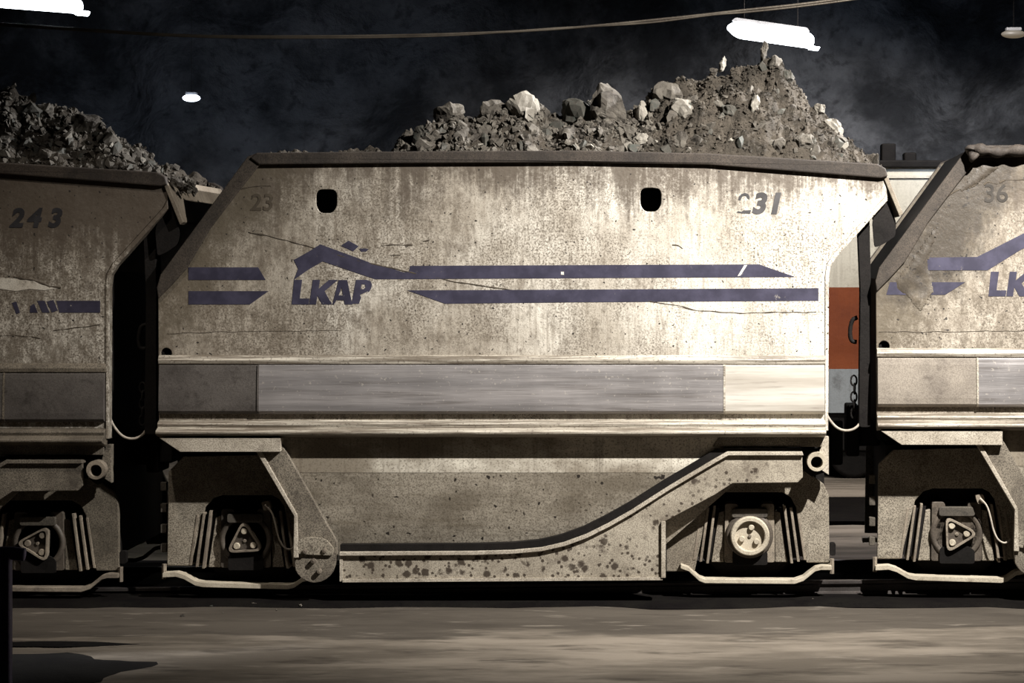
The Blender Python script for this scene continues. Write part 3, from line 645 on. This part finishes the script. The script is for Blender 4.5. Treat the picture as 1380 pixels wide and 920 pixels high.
gouge(side, [(860, 404), (890, 408), (915, 412), (940, 418), (985, 421), (1040, 421), (1100, 420)], 0.007)
gouge(side, [(300, 258), (325, 254), (345, 251), (366, 251)], 0.008)
gouge(side, [(514, 331), (530, 330), (545, 330), (556, 330)], 0.009); gouge(side, [(525, 344), (540, 344)], 0.006); gouge(side, [(570, 324), (578, 323)], 0.01)
gouge(side, [(906, 330), (914, 331), (920, 335)], 0.009)
gouge(side, [(225, 450), (300, 447), (460, 445)], 0.003); gouge(side, [(250, 484), (290, 486), (350, 490)], 0.008)
# wagon 243: marks in this wagon's own frame (photo place minus its offset)
lx, ly = 969, -11
for s, px in (('2', 13), ('4', 36), ('3', 64)):
    o = text_mark(sideL, s, px + lx, 305 + ly, 24, 'digit_dark', 0.25, 0.010)
paint(sideL, 'stripe', [(76, 405), (135, 405), (135, 421), (80, 421)], dx=lx, dy=ly)
for q in ([(16, 408), (22, 406), (27, 421), (22, 423)], [(41, 412), (46, 409), (51, 421), (40, 421)], [(50, 405), (60, 405), (67, 421), (57, 421)], [(63, 406), (72, 404), (78, 418), (70, 421)]):
    paint(sideL, 'letter_scrap', q, dx=lx, dy=ly)
paint(sideL, 'bare_patch', [(-60, 372), (0, 374), (18, 375), (40, 377), (58, 382), (66, 388), (78, 388), (60, 391), (40, 389), (22, 392), (0, 389), (-60, 390)], 'flake', dx=lx, dy=ly)
paint(sideL, 'stripe', [(-715, 371), (-621, 371), (-611, 388), (-715, 388)], dx=lx, dy=ly)
paint(sideL, 'stripe', [(-420, 403), (-60, 404), (-40, 420), (-370, 421)], dx=lx, dy=ly)
gouge(sideL, [(18, 373), (30, 375), (45, 378), (62, 384), (68, 386), (82, 388)], 0.014, lx, ly)
gouge(sideL, [(72, 446), (90, 443), (112, 440), (135, 437)], 0.007, lx, ly)
gouge(sideL, [(0, 452), (30, 452), (55, 456)], 0.004, lx, ly)
# wagon on the right
rx, ry = -973, 9.5
paint(sideR, 'logo_roof', [(1249, 347), (1322, 346), (1379, 317), (1405, 304), (1520, 352), (2045, 347), (2045, 364), (1505, 369), (1405, 325), (1381, 336), (1336, 364), (1249, 364)], dx=rx, dy=ry)
paint(sideR, 'stripe', [(1205, 380), (1306, 380), (1279, 397), (1200, 397)], dx=rx, dy=ry)
paint(sideR, 'stripe', [(1530, 383), (2076, 380), (2076, 397), (1580, 400)], dx=rx, dy=ry)
letters(sideR, dx=1338 - 394 + rx, dy=365 - 376 + ry, full_b=True)
for s, px in (('3', 1330), ('6', 1347)): text_mark(sideR, s, px + rx, 272 + ry, 24, 'digit_brown', 0.0, 0.002)
gouge(sideR, [(1281, 264), (1296, 256), (1318, 250), (1334, 238), (1341, 231)], 0.012, rx, ry)
gouge(sideR, [(1352, 246), (1360, 243), (1380, 242), (1420, 243)], 0.010, rx, ry)
gouge(sideR, [(1331, 250), (1337, 246), (1349, 248)], 0.009, rx, ry)
gouge(sideR, [(1190, 447), (1260, 447), (1400, 445)], 0.003, rx, ry)
# buckled, soiled sheet over its sloped corner
reg = [(1232, 350), (1266, 302), (1300, 252), (1327, 218), (1346, 216), (1354, 226), (1322, 250), (1292, 266), (1278, 286), (1268, 316), (1258, 352), (1266, 392), (1246, 424), (1228, 402), (1212, 392), (1210, 378)]
def inside(p, poly):
    c = False; n = len(poly)
    for i in range(n):
        a, b = poly[i], poly[i-1]
        if (a[1] > p[1]) != (b[1] > p[1]) and p[0] < (b[0]-a[0])*(p[1]-a[1])/(b[1]-a[1])+a[0]: c = not c
    return c
v = []; f = []; idx = {}
st_ = 3
for i in range(1186, 1360, st_):
    for j in range(208, 425, st_):
        if inside((i, j), reg):
            d = min(math.hypot(i - (a[0] + (b[0]-a[0])*t_/6), j - (a[1] + (b[1]-a[1])*t_/6)) for a, b in zip(reg, reg[1:] + reg[:1]) for t_ in range(6))
            u = (i + j * 0.85) ; w_ = (i * 0.75 - j)
            h = (0.5 + 0.5 * math.sin(u / 11.0 + 1.3 * mnoise.noise(Vector((i/40, j/40, 0))))) * 0.014 + 0.012 * (mnoise.noise(Vector((i/18, j/18, 4))) + 0.4)
            h = max(h, 0) * min(1, d / 10) + 0.002 - (0.006 if d < 3 else 0)
            idx[i, j] = len(v); v.append(W(i + rx, j + ry, -h))
for (i, j), a in idx.items():
    q = [idx.get((i + st_, j)), idx.get((i + st_, j + st_)), idx.get((i, j + st_))]
    if None not in q: f.append((a, *q))
link_mesh('buckled_corner', v, f, 'plate_corner', carR, True)
# rolled-over rim
rp = spline([W(a + rx, b + ry, c) for a, b, c in ((1316, 214, -0.10), (1309, 206, -0.10), (1313, 200, -0.09), (1330, 203, -0.10), (1350, 205, -0.08), (1375, 203, -0.08), (1420, 206, -0.07), (1560, 208, -0.05), (1700, 208, -0.04))], 6)
MB().tube(rp, [0.045 + 0.012 * math.sin(i * 0.9) for i in range(len(rp))], 10).build('rolled_rim', 'rim', carR, True)

# ------------------------------------------------------------------ ore loads
OFF = Vector((0, 0, 0))
rnd = random.Random(7)
def interp(pts, x):
    if x <= pts[0][0]: return pts[0][1]
    for (a, b), (c, d) in zip(pts, pts[1:]):
        if x <= c: return b + (d - b) * (x - a) / (c - a)
    return pts[-1][1]
RIMLINE = [(213, 207), (347, 207), (780, 204), (955, 208), (1188, 224), (1230, 232)]
RY = 0.85
class Load:
    def __init__(s, sil, D, seed, x0=352, x1=1192):
        s.sil, s.D, s.seed, s.x0, s.x1 = sil, D, seed, x0, x1
        s.dpx = D.x * PPM; s.dpy = -D.z * PPM
    def z(s, x, y):
        px = 900 + (x - CAM.x) * PPM                      # wagon pixel at Y = 0
        pr = 900 + (x - CAM.x) * PPM * 20 / (20 + RY)
        sil = CAM.z + (362 - interp(s.sil, pr)) / PPM * (20 + RY) / 20
        rim = CAM.z + (362 - (interp(RIMLINE, px - s.dpx) + s.dpy)) / PPM - 0.03
        t = (y - 0.05) / (RY - 0.05) if y < RY else (2.45 - y) / (2.45 - RY)
        t = max(0, min(1, t)); sh = t * (1.35 - 0.35 * t) if sil > rim else t
        sh = min(1, sh)
        n = 0.15 * mnoise.fractal(Vector((x * 2.6, y * 2.6, s.seed)), 1.0, 2.0, 5) + 0.075 * mnoise.fractal(Vector((x * 8, y * 8, s.seed)), 1.0, 2.0, 3)
        e = min(1, max(0, t * 5))
        return rim + (sil - rim) * sh + (n - 0.02) * e
    def build(s, name, label, parent_label):
        X0 = (s.x0 - 690 + s.dpx) / PPM; X1 = (s.x1 - 690 + s.dpx) / PPM
        nx, ny = 360, 120; v = []
        for j in range(ny + 1):
            y = 0.03 + 2.44 * j / ny
            for i in range(nx + 1):
                x = X0 + (X1 - X0) * i / nx; v.append((x, y, s.z(x, y)))
        f = [(j*(nx+1)+i, j*(nx+1)+i+1, (j+1)*(nx+1)+i+1, (j+1)*(nx+1)+i) for j in range(ny) for i in range(nx)]
        o = link_mesh(name, v, f, 'fines', None, False); tag(o, label, 'ore', kind='stuff'); return o
    def at(s, px, py):
        """point of the heap surface seen at a photograph pixel (or on the ridge above it)"""
        for k in range(120):
            y = 0.06 + (RY - 0.06) * k / 119
            x = W(px, py, y).x
            z = s.z(x, y)
            if PY((x, y, z)) <= py: return Vector((x, y, z))
        p = W(px, py, RY); return Vector((p.x, RY, min(p.z, s.z(p.x, RY) + 0.25)))

def rock_mesh(name, sx, sy, sz, mat, seed, n=16, sub=False):  # angular stone
    r = random.Random(seed); bm = bmesh.new()
    for _ in range(n):
        d = Vector((r.gauss(0, 1), r.gauss(0, 1), r.gauss(0, 1))).normalized() * r.uniform(0.82, 1.0)
        bm.verts.new((d.x * sx, d.y * sy, d.z * sz))
    res = bmesh.ops.convex_hull(bm, input=bm.verts[:])
    bmesh.ops.delete(bm, geom=[q for q in set(res['geom_interior'] + res['geom_unused']) if isinstance(q, bmesh.types.BMVert)], context='VERTS')
    if sub:
        for k in range(2):
            bmesh.ops.subdivide_edges(bm, edges=bm.edges[:], cuts=1, use_grid_fill=True)
            bmesh.ops.smooth_vert(bm, verts=bm.verts[:], factor=0.10, use_axis_x=True, use_axis_y=True, use_axis_z=True)
        m = max(sx, sy, sz)
        for q in bm.verts:
            q.co += q.co.normalized() * m * 0.16 * mnoise.fractal(q.co * (2.4 / m) + Vector((seed, 0, 0)), 1.0, 2.0, 4)
    bmesh.ops.recalc_face_normals(bm, faces=bm.faces)
    me = bpy.data.meshes.new(name); bm.to_mesh(me); bm.free(); me.materials.append(M[mat]); return me
def put_rock(name, me, loc, rot, label, group=None, sc=1.0):
    o = bpy.data.objects.new(name, me); COL.objects.link(o); o.location = loc; o.rotation_euler = rot; o.scale = (sc,) * 3
    return tag(o, label, 'rock', group)

SIL = [(262, 222), (345, 222), (515, 212), (535, 200), (560, 184), (580, 172), (600, 160), (622, 156), (640, 163), (660, 150), (690, 142), (715, 140), (735, 158), (752, 168), (768, 160), (790, 145), (820, 142), (842, 162),
       (862, 150), (880, 128), (893, 113), (915, 110), (940, 110), (958, 100), (975, 101), (1000, 92), (1018, 88), (1035, 80), (1052, 86), (1064, 100), (1078, 118), (1092, 138), (1110, 158), (1125, 172), (1140, 190), (1165, 210), (1200, 223), (1300, 232)]
load = Load(SIL, Vector((0, 0, 0)), 3.0)
load.build('ore_heap', 'brown heap of ore fines filling the wagon numbered 231', 'c')
SILL = [(-700, 215), (-520, 190), (-330, 120), (-180, 105), (-80, 115), (0, 132), (40, 138), (75, 152), (110, 152), (135, 165), (160, 192), (190, 211), (215, 230), (240, 243), (300, 258)]
loadL = Load(SILL, DL, 11.0)
loadL.build('ore_heap', 'dark heap of ore fines in the wagon at the left edge', 'l')
SILR = [(1235, 232), (1320, 222), (1700, 215), (2100, 226), (2300, 240)]
loadR = Load(SILR, DR, 17.0)
loadR.build('ore_heap', 'ore fines lying low in the wagon at the right edge', 'r')

# named boulders: (load, px, py, w, h, material, tilt, label)
HERO = [
 (load, 606, 155, 44, 38, 'rock', 0.3, 'tan angular block at the left shoulder of the low heap'),
 (load, 666, 150, 42, 32, 'rock', -0.3, 'blocky grey-brown rock just left of the white-faced boulder'),
 (load, 704, 148, 50, 50, 'rock_pale', 0.5, 'big rounded boulder with a white lit face on the low heap'),
 (load, 786, 154, 64, 72, 'rock_dark', 0.1, 'dark left half of the split boulder between the two heaps'),
 (load, 821, 148, 52, 70, 'rock', -0.25, 'tall wedge-shaped boulder with a pale right edge between the heaps'),
 (load, 762, 184, 42, 26, 'rock', -0.5, 'flat tan rock leaning at the right foot of the low heap'),
 (load, 818, 170, 20, 24, 'rock', 0.0, 'small block under the wedge-shaped boulder'),
 (load, 846, 182, 42, 30, 'rock', 0.4, 'pale-topped rock by the rim between the two heaps'),
 (load, 868, 152, 26, 34, 'rock_pale', 0.2, 'rounded rock at the left foot of the tall heap'),
 (load, 866, 190, 26, 24, 'rock_pale', 0.7, 'leaning pale stone by the rim at the foot of the tall heap'),
 (load, 900, 128, 46, 36, 'rock', 0.2, 'broad block on the left shoulder of the tall heap'),
 (load, 922, 148, 40, 36, 'rock_pale', -0.2, 'grey rounded boulder below the left shoulder of the tall heap'),
 (load, 974, 86, 9, 26, 'rock_pale', 0.25, 'slim pale splinter standing on the left of the summit'),
 (load, 962, 95, 16, 12, 'rock', 0.0, 'small block beside the pale splinter on the summit'),
 (load, 1030, 68, 9, 30, 'rock', 0.05, 'upright spike of rock standing under the tube lamp'),
 (load, 1044, 84, 22, 20, 'rock', 0.1, 'square block at the very top of the tall heap'),
 (load, 1062, 104, 18, 22, 'rock_dark', 0.0, 'dark block jutting from the right brow of the tall heap'),
 (load, 1017, 142, 14, 32, 'rock_pale', 0.1, 'pale upright stone in the middle of the tall heap'),
 (load, 1104, 148, 18, 22, 'rock_pale', 0.3, 'pale knob on the right slope of the tall heap'),
 (load, 1122, 174, 26, 40, 'rock_pale', -0.6, 'pale slab lying on the right slope of the tall heap'),
 (load, 1050, 196, 26, 24, 'rock', 0.2, 'grey-tan block near the rim under the tall heap'),
 (load, 1085, 192, 34, 26, 'rock', 0.0, 'rounded dusty lump low on the right slope'),
 (load, 985, 150, 30, 24, 'rock_dark', 0.0, 'dark hollow-sided rock in the face of the tall heap'),
 (load, 918, 190, 26, 28, 'rock', 0.3, 'dusty block low on the left of the tall heap'),
 (load, 571, 178, 34, 24, 'rock_dark', 0.2, 'dark rock at the left toe of the low heap'),
 (load, 590, 186, 34, 22, 'rock', 0.0, 'squat rock near the rim at the left toe of the low heap'),
 (loadL, 116, 170, 44, 46, 'rock', 0.3, 'tan clump of rock on the shoulder of the dark heap'),
 (loadL, 147, 203, 22, 22, 'rock_pale', 0.2, 'pale greenish stone on the slope of the dark heap'),
 (loadL, 62, 146, 22, 16, 'rock_pale', 0.0, 'small pale stone at the crest of the dark heap'),
 (loadL, 60, 212, 36, 24, 'rock', 0.1, 'broad rock near the rim of the wagon numbered 243'),
 (loadL, 40, 150, 34, 30, 'rock_dark', 0.1, 'dark rock on the crest of the dark heap'),
 (loadL, 200, 222, 26, 20, 'rock_dark', 0.4, 'dark stone low on the right slope of the dark heap'),
 (loadL, 236, 246, 18, 16, 'rock', 0.4, 'stone resting on the lip of the wagon numbered 243'),
]
for i, (ld, px, py, w, h, mt, tilt, lab) in enumerate(HERO):
    p = ld.at(px, py); k = (20 + p.y) / 20 / PPM / 2
    q = W(px, py, p.y); dz = q.z - p.z
    p = Vector((q.x, p.y, q.z)) if abs(dz) < 0.3 else p
    me = rock_mesh('rock', w * k * 1.12, max(w, h) * k * 0.95 if min(w, h) > 12 else 0.05, h * k * 1.12, mt, 100 + i * 7, 18, True)
    put_rock('rock', me, p, (0, tilt, 0), lab)
# lesser stones strewn over the heaps, alike enough that nothing tells them apart
pool = [rock_mesh('stone', 0.5 * a, 0.5 * b, 0.5 * c, mt, 900 + i, 13) for i, (a, b, c, mt) in enumerate(
    [(1, 0.8, 0.7, 'rock'), (0.8, 1, 0.9, 'rock'), (1.1, 0.7, 0.6, 'rock_dark'), (0.9, 0.9, 0.8, 'rock'), (1.2, 0.8, 0.5, 'rock'), (0.7, 0.8, 1.0, 'rock_pale'), (1, 1, 0.6, 'rock_dark'), (0.9, 0.6, 0.7, 'rock')])]
def strew(ld, pxr, n, label, group, big=0.20, bias=None):
    for i in range(n):
        px = rnd.uniform(*pxr); s0 = interp(ld.sil, px); rim = interp(RIMLINE, px - ld.dpx) + ld.dpy
        if rim - s0 < 4: continue
        py = s0 + (rim - 3 - s0) * rnd.random() ** 0.9
        p = ld.at(px, py); s = min(big, 0.075 + 0.065 * rnd.expovariate(1.0)); p.z -= s * 0.08
        put_rock('stone', rnd.choice(pool), p, tuple(rnd.uniform(0, 6.28) for _ in range(3)), label, group, s)
strew(load, (545, 870), 95, 'fist-sized to head-sized stone strewn over the low left heap of wagon 231', 'stones on the low heap', 0.24)
strew(load, (868, 1150), 60, 'stone bedded in the face of the tall right heap of wagon 231', 'stones on the tall heap', 0.18)
strew(loadL, (-10, 240), 85, 'stone strewn over the dark heap of the wagon numbered 243', 'stones on the dark heap', 0.22)
# grit: far too many to count
def grit(ld, pxr, n, label, seed, smin=0.018, smax=0.055, mat='rock', yall=False):
    r = np.random.default_rng(seed); base = []
    for k in range(6):
        bm = bmesh.new(); q = random.Random(seed * 10 + k)
        for _ in range(9): bm.verts.new(Vector((q.gauss(0, 1), q.gauss(0, 1), q.gauss(0, 1))).normalized() * q.uniform(0.7, 1))
        res = bmesh.ops.convex_hull(bm, input=bm.verts[:])
        bmesh.ops.delete(bm, geom=[g for g in set(res['geom_interior'] + res['geom_unused']) if isinstance(g, bmesh.types.BMVert)], context='VERTS')
        bm.verts.index_update()
        base.append((np.array([v.co[:] for v in bm.verts]), [tuple(v.index for v in fc.verts) for fc in bm.faces])); bm.free()
    V = []; F = []; c0 = 0
    for i in range(n):
        px = r.uniform(*pxr); y = 0.06 + (RY + 0.25) * r.random() ** 0.8
        x = CAM.x + (px - 900) / PPM * (20 + y) / 20
        z = ld.z(x, y); s = smin + (smax - smin) * r.random() ** 2.5
        bv, bf = base[i % 6]; ax = r.normal(size=3); ax /= np.linalg.norm(ax); an = r.uniform(0, 6.28)
        R = np.array(Matrix.Rotation(an, 3, Vector(ax)))
        V.append(bv @ R.T * s * r.uniform(0.7, 1.2, size=3) + np.array([x, y, z])); F += [tuple(k + c0 for k in fc) for fc in bf]; c0 += len(bv)
    o = link_mesh('ore_gravel', np.concatenate(V).tolist(), F, mat); tag(o, label, 'gravel', kind='stuff')
grit(load, (530, 880), 3600, 'loose angular gravel over the low left heap of wagon 231', 5)
grit(load, (868, 1170), 5000, 'fine crumbly gravel over the tall right heap of wagon 231', 8, 0.010, 0.034, 'fines')
grit(loadL, (-120, 262), 2600, 'loose dark gravel over the heap of the wagon numbered 243', 6, 0.02, 0.06)

# ------------------------------------------------------------------ stones, modelled shadow and post on the near floor
for i, (px, py, w) in enumerate(((343, 817, 20), (246, 831, 14), (285, 818, 12), (405, 819, 16), (300, 826, 9), (1095, 811, 18), (980, 811, 12), (372, 823, 8))):
    D = 453 * 20 / (py - 362) - 20
    p = W(px, py, D); s = w / PPM
    o = put_rock('floor_stone', pool[(i * 3) % 8], (p.x, D, s * 0.14), (0.2 * i, 0.1, 1.1 * i), 'small stone fallen on the floor beside the near rail', 'stones on the floor', s * 0.55)
def floor_pt(px, py):
    D = 453 * 20 / (py - 362) - 20; p = W(px, py, D); return p.x, D
def shadow_mound(px, py, rx_, ry_, h, seed, label):  # low black mound in place of a shadow cast on the floor
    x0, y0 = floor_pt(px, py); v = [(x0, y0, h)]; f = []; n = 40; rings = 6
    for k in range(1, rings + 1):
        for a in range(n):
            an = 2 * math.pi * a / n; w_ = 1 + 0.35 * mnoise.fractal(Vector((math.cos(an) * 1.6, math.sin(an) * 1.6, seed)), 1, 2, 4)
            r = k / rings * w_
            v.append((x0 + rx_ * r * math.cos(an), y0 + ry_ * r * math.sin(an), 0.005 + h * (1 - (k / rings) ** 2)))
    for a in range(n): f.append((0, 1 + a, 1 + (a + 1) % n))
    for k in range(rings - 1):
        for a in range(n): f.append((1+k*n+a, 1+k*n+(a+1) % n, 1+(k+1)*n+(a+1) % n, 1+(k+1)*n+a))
    tag(link_mesh('shadow_patch', v, f, 'floor_shadow', None, True), label, 'floor_shadow')
shadow_mound(55, 903, 0.75, 0.62, 0.03, 2.0, 'large black mound standing in for a shadow on the floor by the navy post')
shadow_mound(70, 869, 0.62, 0.10, 0.025, 5.0, 'thin black mound standing in for a shadow streak on the floor behind the large patch')
OFF = Vector((W(3, 0, -5.0).x, -5.0, 0))
post = empty('guard_post', OFF)
c = W(3, 745, -5.0)
MB().box((c.x - 0.06, -5.05, 0.012), (c.x + 0.06, -4.95, c.z)).build('upright', 'post', post, bevel=0.02)
MB().tube([(c.x - 0.7, -5.0, c.z), (c.x + 0.06, -5.0, c.z + 0.0), (c.x + 0.15, -5.0, c.z - 0.01)], 0.045, 14).build('top_bar', 'post', post, True)
MB().box((c.x - 0.14, -5.12, 0.0), (c.x + 0.14, -4.88, 0.02)).build('foot_plate', 'post', post, bevel=0.004)
tag(post, 'navy painted steel guard post at the left edge, in the foreground', 'post')

# ------------------------------------------------------------------ service car standing behind the train
BY = 12.0
OFF = Vector((W(1230, 0, BY).x, BY, 0)); van = empty('service_car', OFF)
vx0, vx1 = W(900, 0, BY).x, W(1560, 0, BY).x
def vz(py): return W(0, py, BY).z
for y0, y1, nm, mt, d in ((226, 387, 'white_panel', 'van_white', 0), (387, 497, 'orange_panel', 'van_orange', 0.0), (497, 556, 'grey_panel', 'van_grey', 0.0)):
    MB().box((vx0, BY - d, vz(y1)), (vx1, BY + 2.4, vz(y0))).build(nm, mt, van)
MB().box((vx0 - 0.05, BY - 0.08, vz(226)), (vx1 + 0.05, BY + 2.48, vz(216))).build('roof', 'dark', van, bevel=0.02)
MB().box((vx0, BY - 0.03, vz(240)), (vx1, BY + 0.01, vz(236))).build('drip_rail', 'van_white', van)
MB().box((vx0 + 0.1, BY + 0.05, vz(608)), (vx1 - 0.1, BY + 2.35, vz(556))).build('underframe', 'dark', van, bevel=0.02)
for px in (960, 1080, 1150, 1380, 1480):
    c = W(px, 612, BY + 0.2); c = (c.x, 0.36)
    MB().lathe(c, [(0.05, BY + 0.1), (0.30, BY + 0.12), (0.36, BY + 0.12), (0.36, BY + 0.25), (0.05, BY + 0.25)], 24).build('wheel', 'dark', van, True)
for px, w, h in ((1197, 19, 26), (1226, 16, 14)):
    c = W(px, 216, BY + 0.6); k = 1 / PPM * 1.63
    MB().box((c.x - w*k/2, BY + 0.5, vz(217)), (c.x + w*k/2, BY + 0.8, vz(217) + h*k)).build('roof_box', 'dark', van, bevel=0.02)
tag(van, 'service car with white, orange and grey bands behind the wagons', 'rail car')

# ------------------------------------------------------------------ lamps and wires
OFF = Vector((0, 0, 0))
def tube_lamp(pa, pb, Y, label, th=20):
    global OFF
    a, b = W(*pa, Y), W(*pb, Y); c = (a + b) / 2; OFF = c.copy()
    e = empty('tube_lamp', c); d = (b - a).normalized(); n = Vector((-d.z, 0, d.x)); hw = th / PPM * (20 + Y) / 20 / 2
    if n.z < 0: n = -n
    ln = (b - a).length
    out = rounded([(0, 0.15*hw), (0.10*ln, hw), (0.92*ln, hw), (ln, 0.4*hw), (ln, -hw), (0.14*ln, -hw)], hw*0.8, 4)
    m = MB().plate(out, -0.07, 0.07); m.v = [a + d * p[0] + n * p[2] + Vector((0, p[1], 0)) for p in m.v]
    m.build('lit_cover', 'tube', e, bevel=0.02)
    m = MB().plate(rounded([(0.06*ln, hw*1.02), (0.94*ln, hw*1.02), (0.90*ln, hw*1.5), (0.10*ln, hw*1.5)], 0.02), -0.055, 0.055); m.v = [a + d * p[0] + n * p[2] + Vector((0, p[1], 0)) for p in m.v]
    m.build('housing', 'housing', e)
    for t_ in (0.2, 0.8):
        q = a + d * (ln * t_) + n * hw * 1.4
        MB().tube([q, (q.x, q.y, 9.6)], 0.005, 6).build('hanger', 'dark', e)
    q = b + d * 0.0 - n * hw * 0.7
    m = MB().plate(rounded([(-0.06, -0.05), (0.07, -0.05), (0.09, 0.0), (-0.05, 0.0)], 0.01), -0.04, 0.04); m.v = [q + d * p[0] + n * p[2] + Vector((0, p[1], 0)) for p in m.v]
    m.build('end_cap', 'tube', e)
    tag(e, label, 'lamp', 'tube lamps of the hall'); OFF = Vector((0, 0, 0)); return e
tube_lamp((977, 38), (1097, 55), 9.0, 'lit tube lamp hanging behind the tall ore heap', 21)
tube_lamp((-70, -8), (110, 6), 3.5, 'bright tube lamp cut off by the top left corner', 24)
def bulkhead(px, py, w, h, Y, mat, label):
    global OFF
    c = W(px, py, Y); OFF = c.copy(); e = empty('bulkhead_lamp', c); k = (20 + Y) / 20 / PPM / 2
    v = []; f = []
    for i in range(1, 8):
        for j in range(20):
            a, b = math.pi * i / 8, 2 * math.pi * j / 20
            v.append(c + Vector((w*k*math.sin(a)*math.cos(b), 0.12*math.sin(a)*math.sin(b), h*k*math.cos(a))))
    for i in range(6):
        for j in range(20): f.append((i*20+j, i*20+(j+1) % 20, (i+1)*20+(j+1) % 20, (i+1)*20+j))
    f += [tuple(range(20)), tuple(range(120, 140))]
    link_mesh('glass', v, f, mat, e, True)
    MB().box((c.x - w*k*0.6, c.y - 0.06, c.z + h*k*0.8), (c.x + w*k*0.6, c.y + 0.08, c.z + h*k*1.6)).build('lamp_hood', 'housing', e, bevel=0.01)
    MB().tube([(c.x, c.y, c.z + h*k*1.4), (c.x, c.y, 9.6)], 0.003, 6).build('hanger', 'dark', e)
    tag(e, label, 'lamp'); OFF = Vector((0, 0, 0))
bulkhead(258, 132, 24, 10, 12.0, 'bulb', 'small bright oval lamp far behind on the left wall side')
bulkhead(1366, 46, 34, 11, 11.0, 'bulb_dim', 'dim warm oval lamp near the top right corner')
def wire(pts, Y, r, label):
    p = spline([W(a, b, Y) for a, b in pts], 8)
    tag(MB().tube(p, r, 8).build('overhead_wire', 'wire', None, True), label, 'wire')
wire([(-900, -40), (-200, 20), (0, 32), (240, 47), (420, 49), (600, 46), (750, 39), (900, 25), (1000, 14), (1100, 3), (1300, -24), (1700, -70), (2300, -130)], 1.6, 0.013, 'upper of the two overhead contact wires sagging across the top')
wire([(-900, -37), (-200, 22), (0, 34), (240, 48.5), (420, 51), (600, 48), (750, 38), (870, 31), (960, 20), (1010, 16), (1100, 6), (1300, -20), (1700, -66), (2300, -126)], 1.6, 0.010, 'lower thinner overhead wire twisted along the contact wire')
